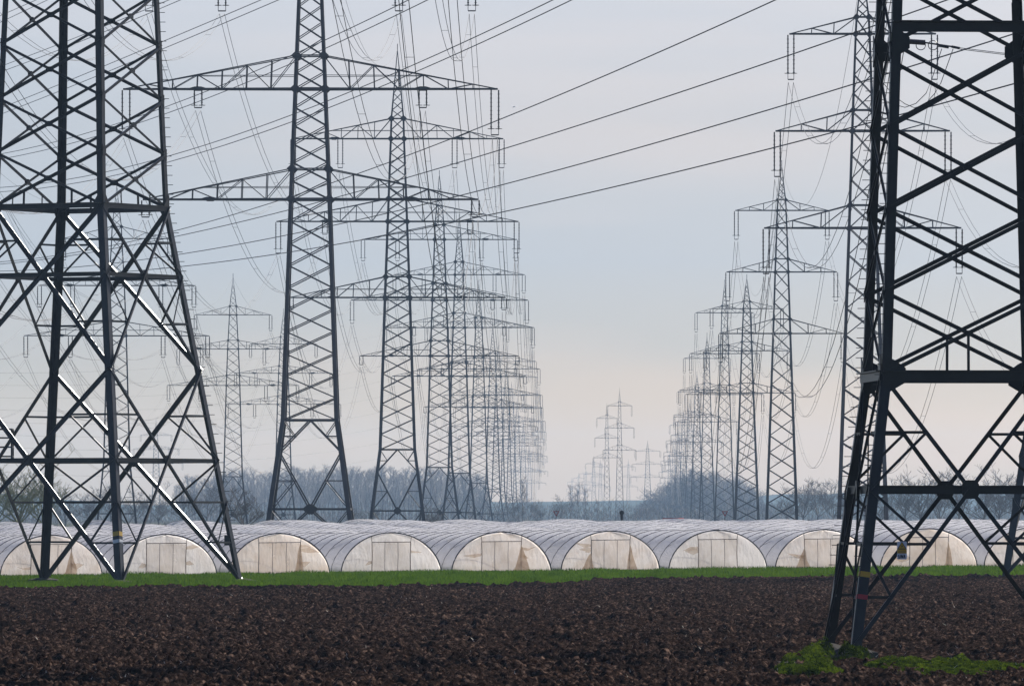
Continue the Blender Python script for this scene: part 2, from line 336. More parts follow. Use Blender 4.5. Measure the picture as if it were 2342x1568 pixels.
# ------------------------------------------------------------------ polytunnels
T_DIR = V(-.285, .958, 0); T_LEN = 168.0; T_PITCH = 8.35
T_HW, T_HH, T_E = 3.74, 3.0, 1.08
def t_prof(a, hw=T_HW, hh=T_HH):
    c, s = math.cos(a), math.sin(a)
    return hw*c, hh*abs(s)**T_E
def ugz(x, y, j):
    t = max(0.0, min(1.0, (y-625)/30))
    return float(gz(x, y))+t*(.16*math.sin((y-600)/8.6+.35*math.sin(j*1.7))+.06*math.sin(y/3.3+j))
def make_tunnel(j, label):
    rng = random.Random(100+j)
    x0 = -.8+T_PITCH*(j-5); y0 = 607+4.0*(j-5); b0 = V(x0, y0, float(gz(x0, y0)))
    root = empty('polytunnel', tuple(b0)); tag(root, label, 'greenhouse', 'white plastic tunnels side by side behind the grass')
    na = 28; bay = 3.0; sub = 6; nb = int(T_LEN/bay); nl = nb*sub+1
    A = np.linspace(0, math.pi, na); prof = np.array([t_prof(a) for a in A])
    vs = []
    for i in range(nl):
        s = i*bay/sub; p = b0+T_DIR*s; dz = ugz(p[0], p[1], j)-b0[2]
        ph = (i % sub)/sub; puff = 1+.012*math.sin(math.pi*ph)*rng.uniform(.3, 1.5)-.004
        hs = 1+.015*math.sin(s/19+j*2.1)
        for k in range(na):
            w = 1+.004*math.sin(k*2.3+i*1.9)+rng.uniform(-.0035, .0035)
            vs.append((T_DIR[0]*s+prof[k, 0]*puff*w, T_DIR[1]*s, dz+prof[k, 1]*puff*w*hs))
    mesh_np('cover', np.array(vs), grid_faces(nl, na), M['cover'], root, smooth=True)
    hp = MB()
    for i in range(1, nb+1):
        s = i*bay; p = b0+T_DIR*s; dz = ugz(p[0], p[1], j)-b0[2]; hs = 1+.015*math.sin(s/19+j*2.1)
        pts = [(T_DIR[0]*s+x*1.008, T_DIR[1]*s, dz+z*1.008*hs) for x, z in (t_prof(a) for a in np.linspace(0, math.pi, 17))]
        hp.tube(pts, .022 if s < 30 else .011, 4, False)
        if i < 14 and (i+j) % 2 == 0:      # tie rope running obliquely over the film to the next hoop
            q0 = t_prof(math.pi*.80); s2 = s-bay; q1 = t_prof(math.pi*.66)
            hp.tube([(T_DIR[0]*s+q0[0]*1.02, T_DIR[1]*s, dz+q0[1]*1.02), (T_DIR[0]*s2+q1[0]*1.02, T_DIR[1]*s2, dz+q1[1]*1.02)], .015, 3, False)
    hp.build('hoops', M['tube'], root)
    # end wall
    nz_, nx_ = 14, 30; vs = []; hh = 3.0
    for i in range(nz_):
        v = i/(nz_-1); z = hh*v; s_ = min(1, (v+1e-9)) ** (1/T_E); c = math.sqrt(max(0, 1-s_*s_))*T_HW
        for k in range(nx_):
            u = -1+2*k/(nx_-1); vs.append((u*c, -.05+.05*math.sin(u*5+v*4+j)+rng.uniform(-.012, .012), z))
    mesh_np('end_wall', np.array(vs), grid_faces(nz_, nx_), M[{4: 'end_grey', 2: 'end_grey', 7: 'end_grey', 3: 'end_beige', 9: 'end_beige'}.get(j, 'end')], root, smooth=True)
    MB().tube([(x*1.012, -.08, z*1.012) for x, z in (t_prof(a) for a in np.linspace(0, math.pi, 33))], .05, 6).build('end_hoop', M['hoop'], root)
    # door: frame, sheet, bars, gathered flap of dirty film
    dw = 1.5*rng.uniform(.97, 1.05); dh = 2.34+rng.uniform(-.06, .04); lean = rng.uniform(-.05, .05)
    fr = MB()
    zt = lambda x: hh*math.sqrt(1-(x/T_HW)**2)**T_E
    fr.tube([(-dw, -.16, 0), (-dw+lean*.4+.03, -.16, dh*.55), (-dw+lean, -.16, dh)], .03, 5); fr.tube([(dw, -.16, 0), (dw+lean*.6-.03, -.16, dh*.5), (dw+lean, -.16, dh)], .03, 5)
    fr.tube([(-dw+lean, -.16, dh), (dw+lean, -.16, dh+.03)], .028, 5)
    fr.tube([(-dw+lean, -.14, dh), (-dw+lean-.04, -.1, zt(dw)-.02)], .022, 4); fr.tube([(dw+lean, -.14, dh), (dw+lean+.04, -.1, zt(dw)-.02)], .022, 4)
    fobj = fr.build('door_frame', M['rust'] if j % 3 else M['tube'], root)
    n = 12; vs = []
    for i in range(n):
        for k in range(n):
            u = -1+2*k/(n-1); v = i/(n-1); vs.append((u*dw*.97+lean*v, -.12+.03*math.sin(u*9+v*3+j), .02+v*(dh-.05)))
    door = mesh_np('door_sheet', np.array(vs), grid_faces(n, n), M['door'], root, smooth=True)
    for f in (-.33, .34):
        wob = rng.uniform(-.04, .04)
        MB().tube([(f*dw, -.19, 0), (f*dw+wob, -.19, dh*.5), (f*dw+lean, -.19, dh-.02)], .018, 4).build('door_bar', M['tube'], door)
    # uneven brown staining: thin overlapping remnants of torn film along the door posts
    for q in range(rng.randint(1, 3)):
        sx = rng.choice((-1, 1)); zc_ = rng.uniform(.5, 2.1); ln = rng.uniform(.5, 1.5)
        pts = [(sx*dw, -.21, zc_+.09), (sx*(dw+ln*.5), -.2, zc_+rng.uniform(-.05, .25)), (sx*(dw+ln), -.19, zc_+rng.uniform(-.3, .3)), (sx*(dw+ln*.4), -.2, zc_-rng.uniform(.1, .35)), (sx*dw, -.21, zc_-.12)]
        if sx < 0: pts = pts[::-1]
        MB().plate(pts, (0, -1, 0), .01).build('torn_film', M['dirty_thin'], root)
    if j in (1, 3, 5, 6, 8, 9):
        for side in {1: (1,), 3: (1,), 5: (1,), 6: (-1, 1), 8: (-1,), 9: (1,)}[j]:
            zt_ = rng.uniform(1.3, 2.25); inn = rng.uniform(.15, .75); outw = rng.uniform(.1, .7)
            poly = [(side*dw, -.24, zt_)]+[(side*(dw-inn*t*rng.uniform(.7, 1.1)), -.22, zt_*(1-t)**1.3+.02) for t in (.25, .5, .75, 1.0)]+[(side*(dw+outw*t*rng.uniform(.8, 1.2)), -.25, zt_*(1-t)**.8+.02) for t in (1.0, .8, .5, .25)]
            if side < 0: poly = poly[::-1]
            MB().plate(poly, (0, -1, 0), .02).build('film_flap', M['dirty'], root)
    return root
T_LAB = {0: 'white tunnel cut off by the left edge, behind the big pylon', 1: 'white tunnel behind the leftmost standing leg of the left pylon, loose flap beside its door',
 2: 'white tunnel between the front leg and the stepped right leg of the left pylon', 3: 'beige tunnel with dark door flap just right of the left pylon',
 4: 'greyish white tunnel with clean door, second to the right of the left pylon', 5: 'cream tunnel below the row of far pylons, brown film gathered at its door',
 6: 'cream tunnel under the yellow sky gap, brown flap at the right door post', 7: 'clean pale tunnel, second to the left of the near right pylon',
 8: 'white tunnel whose right half hides behind the legs of the near pylon', 9: 'white tunnel seen through the braces right of the near pylon legs, near the warning plate',
 10: 'white tunnel at the right edge behind the near pylon braces'}
T_LAB[6] = 'cream tunnel right of centre, brown film at both door posts'
for j in range(0, 19):
    make_tunnel(j, T_LAB.get(j, 'white tunnel %s beyond the right edge tunnel, only its far roof in view' % ['first', 'second', 'third', 'fourth', 'fifth', 'sixth', 'seventh', 'eighth'][j-11] if j > 10 else None))

# ------------------------------------------------------------------ big near pylons
class Tower:
    def __init__(s, prof, rot): s.z = [p[0] for p in prof]; s.r = [p[1] for p in prof]; s.rot = rot
    def R(s, z): return float(np.interp(z, s.z, s.r))
    def P(s, i, z):
        a = s.rot+i*math.pi/2; r = s.R(z); return V(r*math.cos(a), r*math.sin(a), z)
def cross_z(T, z0, z1):
    a, b = T.R(z0), T.R(z1); return z0+(z1-z0)*a/(a+b)
def near_pylon(name, loc, T, big, body, sizes, ztop, bend, step_leg, label, group=None, flipz=None):
    LW, DW, BW, RW = sizes; STEP_L, STEP_R, STEP_D = (LW*.9, .022, .62) if DW > .2 else (.24, .012, .30); root = empty(name, loc); tag(root, label, 'pylon', group)
    st = M['steel']; zs = [z for z in T.z if z <= ztop]
    for i in range(4):
        m = MB(); a = T.rot+i*math.pi/2; inward = V(-math.cos(a), -math.sin(a), 0)
        for z0, z1 in zip(zs[:-1], zs[1:]):
            w = LW*float(np.interp(z0, [0, ztop], [1.05, .8])); p, q = T.P(i, z0), T.P(i, z1)
            # two flanges meeting on the outer corner
            for sg in (1, -1):
                b = a+sg*math.pi*.75; fl = V(math.cos(b), math.sin(b), 0); nn = V(-math.sin(b), math.cos(b), 0)
                m.beam(p+fl*w/2, q+fl*w/2, w, w*.14, nrm=nn)
                m.beam(p+fl*w*.95, q+fl*w*.95, w*.1, w*.16, nrm=nn)
        leg = m.build('leg', st, root)
        if i in step_leg:
            z = 2.2; fl = V(math.cos(a), math.sin(a), 0); proto = None; k = 0
            while z < bend*2.4 and z < ztop and k < 96:
                p = T.P(i, z); d = V(fl[0], fl[1], 0) if step_leg[i] is None else V(*step_leg[i])
                if proto is None: proto = sbolt = MB().tube([d*.02, d*STEP_L], STEP_R, 5).build('step_bolt', st, leg)
                else: sbolt = proto.copy(); COL.objects.link(sbolt); sbolt.parent = leg
                sbolt.location = tuple(p); z += STEP_D; k += 1
    faces = [(i, (i+1) % 4) for i in range(4)]
    def nrm(i):
        a = T.rot+(i+.5)*math.pi/2; return V(math.cos(a), math.sin(a), 0)
    def brace(nm, p, q, w, n, off=0., fl=1):
        MB().angle(p+n*off, q+n*off, w, n, flip=fl).build(nm, st, root)
    def gusset(c, n, sz, asp=1.0):
        u = unit(np.cross(n, V(0, 0, 1))); w = V(0, 0, 1); c = c+n*.06
        MB().plate([c+sz*(x*u+y*asp*w) for x, y in ((-.5, -.28), (-.28, -.5), (.28, -.5), (.5, -.28), (.5, .28), (.28, .5), (-.28, .5), (-.5, .28))], n, .03).build('gusset_plate', st, root)
    for i, j in faces:
        n = nrm(i)
        for z0, z1 in big:
            zc = cross_z(T, z0, z1); C = .5*(T.P(i, zc)+T.P(j, zc))
            brace('diagonal_brace', T.P(i, z0), T.P(j, z1), DW, n, .02); brace('diagonal_brace', T.P(j, z0), T.P(i, z1), DW, n, -.03-DW*.12)
            brace('horizontal_beam', T.P(i, zc), T.P(j, zc), BW, n, -.09)
            gusset(C, n, DW*(3.9 if DW < .2 else 2.2), 1.1)
            zu = (zc+z1)/2; zl1 = z0+(zc-z0)*.66; zl2 = z0+(zc-z0)*.33 if z0 == 0 else None
            for a_, b_ in ((i, j), (j, i)):
                dg = lambda z: (T.P(a_, z1)+(T.P(b_, z0)-T.P(a_, z1))*(z1-z)/(z1-z0)) if z >= zc else (T.P(a_, z0)+(T.P(b_, z1)-T.P(a_, z0))*(z-z0)/(z1-z0))
                brace('secondary_brace', T.P(a_, zu), dg(zu), RW, n, -.02); brace('secondary_brace', dg(zu), T.P(a_, zc), RW, n, .04)
                zm = zl1 if z0 == 0 else (z0+zc)/2
                brace('secondary_brace', T.P(a_, zm), dg(zm), RW, n, -.02); brace('secondary_brace', dg(zm), T.P(a_, zc), RW, n, .04)
                if zl2: brace('secondary_brace', T.P(a_, zl2), dg(zl2), RW, n, -.02); brace('secondary_brace', dg(zl2), T.P(a_, zm), RW, n, .04)
        # beam at the bend with hangers
        brace('horizontal_beam', T.P(i, bend), T.P(j, bend), BW*1.25, n, .05)
        for z0, z1 in zip(body[:-1], body[1:]):
            zc = cross_z(T, z0, z1)
            brace('diagonal_brace', T.P(i, z0), T.P(j, z1), DW*(.95 if DW < .2 else .72), n, .02); brace('diagonal_brace', T.P(j, z0), T.P(i, z1), DW*(.95 if DW < .2 else .58), n, -.03-DW*.12)
            if z1 < body[0]+16: gusset(.5*(T.P(i, zc)+T.P(j, zc)), n, DW*2.0, .6)
        z0, z1 = body[0], body[1]; zc = cross_z(T, z0, z1)
        for f in ((.5,) if DW < .2 else (.28, .72)):
            p = T.P(i, z0)*(1-f)+T.P(j, z0)*f; q0 = T.P(i, zc)*(1-f)+T.P(j, zc)*f; q = p+(q0-p)*(1 if f == .5 else .56)
            brace('secondary_brace', p, q, RW, n, .0)
    # gusset plates where the legs bend and at every node
    def legplate(i, z, sz, up):
        for sg, fi in ((1, i), (-1, (i-1) % 4)):
            n = nrm(fi); p = T.P(i, z); other = T.P((i+1) % 4 if sg == 1 else (i-1) % 4, z); u = unit(other-p)
            c = p+n*.05; MB().plate([c+sz*(x*u+y*V(0, 0, 1)) for x, y in ((0, -up), (.55, -up*.55), (.8, -.25), (.8, .25), (.45, up*.7), (0, up))], n, .03).build('gusset_plate', st, root)
    for i in range(4):
        legplate(i, bend, LW*(3.2 if DW < .2 else 2.0), .72 if DW < .2 else 1.1)
        for z in body[1:-1]:
            if z < body[0]+18: legplate(i, z, LW*(1.3 if DW > .2 else (2.4 if z == body[4] else .9)), .75)
    return root

# left pylon, seen edge-on
LPD = 515.0; lpx = at(186, LPD); aL = math.radians(16.6)
T1 = Tower([(0, 10.75), (24.2, 5.81), (38, 5.15), (62, 2.6), (71, .25)], -math.pi/2+aL)
lp = near_pylon('lattice_pylon', (lpx, LPD, float(gz(lpx, LPD))+.02), T1, [(0, 13.7), (13.7, 24.2)], [24.2, 27.7, 31.2, 34.7, 38.2, 41.7, 45.2, 48.6, 52, 55, 58.5, 62],
    (.40, .29, .27, .13), 71, 24.2, {1: (1, 0, 0)}, 'huge dark lattice pylon at the left standing on the grass, seen corner-on')
def arms_simple(root, z, half, bw, rot):
    m = MB(); c, s = math.cos(rot), math.sin(rot)
    for sg in (1, -1):
        tip = V(sg*half*c, sg*half*s, z)
        for o in (-bw, bw):
            b = V(sg*bw*c-o*s, sg*bw*s+o*c, z); t = b+V(0, 0, 3.2)
            m.beam(b, tip, .22); m.beam(t, tip, .18)
            for f in (.25, .5, .75): m.beam(b*(1-f)+tip*f, t*(1-f)+tip*f, .12)
            for f in (0, .25, .5): m.beam(t*(1-f)+tip*f, b*(1-f-.25)+tip*(f+.25), .12)
    m.build('crossarm', M['steel'], root)
for z, h_ in ((43, 18), (52.5, 19), (61, 15)): arms_simple(lp, z, h_, 2.0, aL+math.pi/4)
# service platform with railing on the left beam of that pylon
pm = MB(); px0, px1 = -6.9, -4.4; py0, py1 = -1.6, -.3; pz = 8.0
for x in (px0, px1):
    for y in (py0, py1): pm.beam((x, y, pz), (x, y, pz+1.9), .12)
for z in (pz+.15, pz+.75, pz+1.35, pz+1.9):
    for y in (py0, py1): pm.beam((px0, y, z), (px1, y, z), .09)
    for x in (px0, px1): pm.beam((x, py0, z), (x, py1, z), .09)
pm.build('platform_railing', M['steel'], lp)
# painted bands on the front leg
def leg_band(T, root, i, z, h, mat, w):
    p, q = T.P(i, z), T.P(i, z+h); a = T.rot+i*math.pi/2; m = MB()
    for sg in (1, -1):
        b = a+sg*math.pi*.75; fl = V(math.cos(b), math.sin(b), 0); nn = V(-math.sin(b), math.cos(b), 0)*(-sg)
        m.beam(p+fl*w/2+nn*w*.085, q+fl*w/2+nn*w*.085, w*1.02, .012, nrm=nn)
    m.build('painted_band', mat, root)
leg_band(T1, lp, 0, 3.05, .28, M['yellow'], .42); leg_band(T1, lp, 0, 2.6, .22, M['white'], .42)
# little junction box on the stepped leg
MB().beam(T1.P(1, 2.7)+V(-.45, -.1, -.3), T1.P(1, 2.7)+V(-.45, -.1, .35), .45, .35).build('junction_box', M['steel'], lp)

# near right pylon, seen almost square-on
RPD = 240.2; rpx = 13.44
T2 = Tower([(0, 3.62*1.414), (8.18, 2.58*1.414), (19.6, 2.2*1.414), (40, 1.35*1.414), (47, .15)], -math.pi*.75+math.radians(4.0))
rp = near_pylon('lattice_pylon', (rpx, RPD, .12), T2, [(0, 8.18)], [8.18, 10.66, 13.12, 15.6, 18.1, 20.4, 22.7, 25, 27.3, 29.5, 31.7, 34, 36, 38, 40],
    (.27, .13, .24, .085), 47, 8.18, {0: (-1, 0, 0), 3: (-1, 0, 0)}, 'nearest lattice pylon at the right edge, rising from the ploughed soil')
for z, h_ in ((27.3, 9), (34, 8), (40, 6)): arms_simple(rp, z, h_, 1.3, math.radians(4.0))
MB().angle(T2.P(0, 18.6), T2.P(1, 18.6), .34, V(0, -1, 0)).build('horizontal_beam', M['steel'], rp)
leg_band(T2, rp, 0, 2.18, .16, M['yellow'], .29); leg_band(T2, rp, 0, 1.52, .14, M['red'], .29)

# third pylon beyond the right edge, one corner and some braces in view
T3 = Tower([(0, 10.2), (24.2, 5.73), (62, 2.6), (71, .25)], -math.pi/2+math.radians(33))
p3x = at(2285, 520)+10.2*math.cos(math.radians(33))*.985
p3 = near_pylon('lattice_pylon', (p3x, 520, float(gz(p3x, 520))), T3, [(0, 13.7), (13.7, 24.2)], [24.2, 31, 38, 45, 52, 62], (.42, .24, .26, .14), 71, 24.2, {},
    'tall pylon mostly beyond the right edge, its left leg seen through the nearest pylon')

def footing(name, x, y, z, w, h, label, parent=None):
    m = MB(); b = [(-w/2, -w/2), (w/2, -w/2), (w/2, w/2), (-w/2, w/2)]; t = .25
    vs = [(a, c, -.5) for a, c in b]+[(a, c, h*.6) for a, c in b]+[(a*t, c*t, h) for a, c in b]
    m.add(vs, [(3, 2, 1, 0), (8, 9, 10, 11)]+[(i, (i+1) % 4, (i+1) % 4+4, i+4) for i in range(4)]+[(i+4, (i+1) % 4+4, (i+1) % 4+8, i+8) for i in range(4)])
    o = m.build(name, M['conc'], parent); o.location = (x, y, z); return o
for i in range(4):
    p = T2.P(i, 0); footing('concrete_footing', p[0], p[1], -.30, 1.5, .42, '', rp)
for i in range(4):
    p = T1.P(i, 0); footing('concrete_footing', p[0], p[1], -.05, 1.9, .30, '', lp)

# warning sign on the near pylon (warning triangle with lightning arrow on yellow over white)
def warning_sign():
    k = FPX/236.0; cx = at(2062.5, 236.0); root = empty('warning_sign', (cx, 235.9, zat(1258, 236.0)))
    tag(root, 'yellow and white high voltage warning plate on the nearest pylon brace', 'sign')
    w, h = .29, .53
    def rrect(x0, x1, z0, z1, r, y, nm, mat, par):
        pts = []
        for cx_, cz_, a0 in ((x1-r, z0+r, -90), (x1-r, z1-r, 0), (x0+r, z1-r, 90), (x0+r, z0+r, 180)):
            for t in range(0, 91, 30): a = math.radians(a0+t); pts.append((cx_+r*math.cos(a), y, cz_+r*math.sin(a)))
        return MB().plate(pts, (0, -1, 0), .006).build(nm, mat, par)
    bd = rrect(-w/2, w/2, -h/2, h/2, .035, 0, 'backing_plate', M['white'], root)
    rrect(-w/2+.004, w/2-.004, -.09, .045, .005, -.006, 'yellow_field', M['yellow'], root)
    MB().plate([(-.140, -.010, .035), (.140, -.010, .035), (0, -.010, .262)], (0, -1, 0), .005).build('triangle_border', M['black'], root)
    MB().plate([(-.108, -.015, .055), (.108, -.015, .055), (0, -.015, .232)], (0, -1, 0), .005).build('triangle_field', M['yellow'], root)
    MB().plate([(.012, -.020, .19), (-.024, -.020, .118), (-.004, -.020, .118), (-.014, -.020, .068), (.024, -.020, .138), (.004, -.020, .138)], (0, -1, 0), .005).build('lightning_arrow', M['black'], root)
    for z in (-.02, -.045, -.07): MB().beam((-.10, -.012, z), (.10, -.012, z), .006, .006).build('text_line', M['rust'], root)
    for nm, xs in (('letter', (-.082, -.005, .07)),):
        # handwriting-like marks on the white lower half as in the photo
        m = MB(); z0, z1 = -.225, -.125
        for a, b in (((-.10, z1), (-.09, z0)), ((-.09, z0), (-.055, z0)), ((-.055, z0), (-.05, z1)), ((-.02, z0), (-.015, z1)), ((-.015, z1), (.02, z0)), ((.02, z0), (.03, z1)), ((.05, z0), (.07, z1)), ((.07, z1), (.09, z0)), ((.055, (z0+z1)/2), (.085, (z0+z1)/2))):
            m.beam((a[0], -.012, a[1]), (b[0], -.012, b[1]), .018, .006, nrm=(0, -1, 0))
        m.build('lettering', M['black'], root)
warning_sign()

# ------------------------------------------------------------------ distant pylons: three prototypes
def far_pylon(label, prof, levels, kz, arms, tip, wts, peak_lv, inner, mirror=True, group=None):
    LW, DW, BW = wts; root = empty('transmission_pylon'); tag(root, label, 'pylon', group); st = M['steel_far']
    zp = [p[0] for p in prof]; hp = [p[1] for p in prof]; H = lambda z: float(np.interp(z, zp, hp))
    cs = [(-1, -1), (1, -1), (1, 1), (-1, 1)]; P = lambda c, z: V(cs[c][0]*H(z), cs[c][1]*H(z), z)
    fn = [V(0, -1, 0), V(1, 0, 0), V(0, 1, 0), V(-1, 0, 0)]
    for c in range(4):
        m = MB()
        for z0, z1 in zip(zp[:-1], zp[1:]):
            if z0 >= arms[0][0]+1: break
            m.beam(P(c, z0), P(c, z1), LW*np.interp(z0, [0, tip], [1.1, .6]), w2=LW*np.interp(z1, [0, tip], [1.1, .6]))
        m.build('leg', st, root)
    m = MB()
    for f in range(4):
        a, b = f, (f+1) % 4; n = fn[f]
        for z0, z1 in zip(levels[:-1], levels[1:]):
            dw = DW*np.interp(z0, [0, tip], [1.2, .75])
            m.beam(P(a, z0), P(b, z1), dw, dw*.8, nrm=n); m.beam(P(b, z0)-n*.05, P(a, z1)-n*.05, dw, dw*.8, nrm=n)
        if kz:
            zb, zl, zc = kz; mid = lambda z: .5*(P(a, z)+P(b, z))
            m.beam(P(a, zb), P(b, zb), BW, nrm=n); m.beam(P(a, zc), P(b, zc), BW, nrm=n)
            for e in (a, b):
                for p, q in ((mid(zb), P(e, zl)), (P(e, zl), mid(zc)), (mid(zc), P(e, 0))): m.beam(p, q, DW*1.4, DW, nrm=n)
                zq = (zb+zl)/2; m.beam(P(e, zq), .5*(mid(zb)+P(e, zl)), DW*.8); m.beam(.5*(mid(zb)+P(e, zl)), P(e, zb), DW*.8)
                zq = (zc+zl)/2; m.beam(P(e, zq), .5*(mid(zc)+P(e, zl)), DW*.8); m.beam(.5*(mid(zc)+P(e, zl)), P(e, zc), DW*.8)
                zq = zc/2; m.beam(P(e, zq), .5*(mid(zc)+P(e, 0)), DW*.8); m.beam(.5*(mid(zc)+P(e, 0)), P(e, zc), DW*.8)
            m.plate([mid(zc)+n*.05+V(x*abs(n[1]), x*abs(n[0]), z) for x, z in ((-.7, 0), (0, -.6), (.7, 0), (0, .6))], n, .05)
    m.build('bracing', st, root)
    # peak
    m = MB(); zt = peak_lv[0]
    for c in range(4): m.beam(P(c, zt), V(0, 0, tip), LW*.55, w2=LW*.25)
    m.beam((0, 0, tip-.3), (0, 0, tip+.9), .1)
    for z0, z1 in zip(peak_lv[:-1], peak_lv[1:]):
        k0, k1 = (tip-z0)/(tip-zt), (tip-z1)/(tip-zt)
        for f in range(4):
            A0 = P(f, zt)*V(k0, k0, 0)+V(0, 0, z0); B1 = P((f+1) % 4, zt)*V(k1, k1, 0)+V(0, 0, z1)
            A1 = P(f, zt)*V(k1, k1, 0)+V(0, 0, z1); B0 = P((f+1) % 4, zt)*V(k0, k0, 0)+V(0, 0, z0)
            m.beam(A0, B1, DW*.7); m.beam(B0, A1, DW*.7)
    m.build('peak', st, root)
    att = []
    for ai, (z, ztop, half, nbay) in enumerate(arms):
        m = MB(); h0, h1 = H(z), H(ztop)
        for sg in (1, -1):
            tipp = V(sg*half, 0, z)
            for o in (-1, 1):
                b = V(sg*h0, o*h0, z); t = V(sg*h1, o*h1, ztop); e = tipp+V(0, o*.18, 0)
                L = lambda f: b*(1-f)+e*f
                U = lambda f: t*(1-f)+e*f
                m.beam(b, e, BW*.78); m.beam(t, e, BW*.5, w2=BW*.4)
                if nbay >= 6: c_ = V(sg*half*.6, o*h0*.4, z); m.plate([c_+V(x, 0, y) for x, y in ((-.75, .1), (-.3, -.16), (.3, -.16), (.75, .1), (.3, .24), (-.3, .24))], (0, 1, 0), .06)
                for k in range(1, nbay):
                    f = k/nbay; m.beam(L(f), U(f), DW*.85)
                    g = (k-1)/nbay
                    if k % 2: m.beam(U(g), L(f), DW*.7)
                    else: m.beam(L(g), U(f), DW*.7)
                if nbay >= 6:
                    zr = z+(ztop-z)*.40; fe = .60
                    m.beam(V(sg*H(zr), o*h0, zr), V(sg*(h0+(half-h0)*fe), o*h0*(1-fe), zr), DW*.6)
            for k in range(0, nbay, 2):
                f = k/nbay; m.beam(V(sg*(h0+(half-h0)*f), -h0*(1-f), z), V(sg*(h0+(half-h0)*(k+1)/nbay), h0*(1-(k+1)/nbay), z), DW*.6)
            for k, (zz, hh) in enumerate(((z, h0), (ztop, h1))):
                for o in (-1, 1): m.plate([(sg*hh+x, o*(hh+.06), zz+y) for x, y in ((-.5*LW/.4, 0), (0, -.5*LW/.4), (.5*LW/.4, 0), (0, .5*LW/.4))], (0, 1, 0), .05)
        for o in (-1, 1): m.beam((-h0, o*h0, z), (h0, o*h0, z), BW); m.beam((-h1, o*h1, ztop), (h1, o*h1, ztop), BW*.6)
        arm = m.build('crossarm', st, root)
        for sg in (1, -1):
            for fi, (xf, ln) in enumerate(inner[ai]):
                x = sg*half*xf; g = .36 if wts[0] > .3 else .30; mm = MB()
                for o in (-g, g):
                    mm.tube([(x+o, 0, z-.1), (x+o, 0, z-ln*.88)], .075, 6)
                    zz = z-.5
                    while zz > z-ln*.85: mm.tube([(x+o, 0, zz), (x+o, 0, zz-.05)], .13, 6); zz -= .42
                    mm.tube([(x+o, 0, z-ln*.86), (x+o, 0, z-ln*.86-.05)], .34, 8)
                mm.beam((x-g, 0, z-ln*.88), (x-g, 0, z-ln), .06); mm.beam((x+g, 0, z-ln*.88), (x+g, 0, z-ln), .06); mm.beam((x-g, 0, z-ln), (x+g, 0, z-ln), .12)
                mm.build('insulator_string', M['glaze'], arm)
                att.append((ai, sg, fi, x, z-ln-.3))
    return root, att, tip
lv = lambda a, b, n: list(np.linspace(a, b, n+1))
A_G = 'wide three-armed pylons receding left of centre'
PA, attA, tipA = far_pylon('a', [(0, 4.3), (13.3, 2.57), (35.9, 1.85), (47.2, 1.43), (59.5, .98), (62.5, .9)],
    lv(13.3, 35.9, 10)+lv(35.9, 47.2, 6)[1:]+lv(47.2, 62.5, 9)[1:], (13.3, 10.0, 4.2), [(59.5, 62.5, 15.75, 6), (47.2, 50.6, 18.0, 7), (35.9, 39.0, 16.1, 6)], 72.7,
    (.40, .105, .22), lv(62.5, 70, 6), [[(.985, 4.3), (.54, 4.3)], [(.985, 4.7), (.60, 1.9)], [(.985, 1.8)]])
B_G = 'slim three-armed pylons receding right of centre'
PB, attB, tipB = far_pylon('b', [(0, 2.5), (32.5, 1.36), (42.3, 1.05), (52.1, .70), (53.6, .62)],
    lv(0, 32.5, 12)+lv(32.5, 42.3, 4)[1:]+lv(42.3, 53.6, 6)[1:], None, [(52.1, 53.8, 7.4, 3), (42.3, 44.4, 8.8, 3), (32.5, 34.8, 9.95, 3)], 59.2,
    (.28, .10, .20), lv(53.6, 57.5, 4), [[(.98, 4.6)], [(.98, 4.6)], [(.98, 4.6)]])
L_G = 'pale hazy pylons at the far left'
PL, attL, tipL = far_pylon('l', [(0, 3.3), (12, 2.05), (31.8, 1.5), (39.7, 1.2), (47.1, .8), (49, .72)],
    lv(12, 31.8, 9)+lv(31.8, 39.7, 4)[1:]+lv(39.7, 49, 5)[1:], (12, 9, 3.8), [(47.1, 49, 8.5, 4), (39.7, 41.6, 12.4, 6), (31.8, 34, 14.6, 6)], 55.2,
    (.25, .075, .15), lv(49, 53.5, 4), [[(.98, 3.4)], [(.98, 3.4), (.56, 3.4)], [(.98, 3.4), (.5, 3.4)]])
ORD = ['nearest', 'second', 'third', 'fourth', 'fifth', 'sixth', 'seventh', 'eighth', 'ninth', 'tenth', 'eleventh', 'twelfth']
def place(proto, first, cx, d, sw, sh, rz, label, group):
    o = proto if first else copy_tree(proto)
    x = at(cx, d); o.location = (x, d, float(gz(x, d))); o.scale = (sw, sw, sh); o.rotation_euler = (0, 0, rz); tag(o, label, 'pylon', group); return o
Alist = [(1.4813, 710, 1.045, .98), (1.0, 909, 1, 1), (.733, 1005, 1, 1), (.62, 1050, 1, 1.03), (.505, 1095, 1, .99), (.41, 1127, 1, 1), (.368, 1140, 1, 1), (.322, 1158, 1, 1), (.285, 1170, 1, 1), (.25, 1183, .95, 1), (.21, 1197, .95, .97), (.17, 1211, .9, .9)]
Apos = []
for i, (s, c, sw, sh) in enumerate(Alist):
    d = 1185.0/s; o = place(PA, i == 0, c, d, sw, sh, math.radians(-.4+(i % 3)*.5), '%s of the wide pylons receding left of centre%s' % (ORD[i], ', tip above the frame' if i == 0 else ', seen through the gaps' if i > 4 else ''), A_G)
    Apos.append((at(c, d), d, float(gz(at(c, d), d)), sw, sh))
Blist = [(1.5776, 1973, 1, 1), (1.0, 1788, 1, 1), (.76, 1708, 1.02, .90), (.625, 1657, 1.0, 1.06), (.50, 1617, 1, 1.03), (.42, 1594, 1, .97), (.35, 1578, 1, .95), (.30, 1563, 1, .99), (.26, 1551, 1, .95), (.22, 1541, 1, .95), (.19, 1531, 1, .95)]
Bpos = []
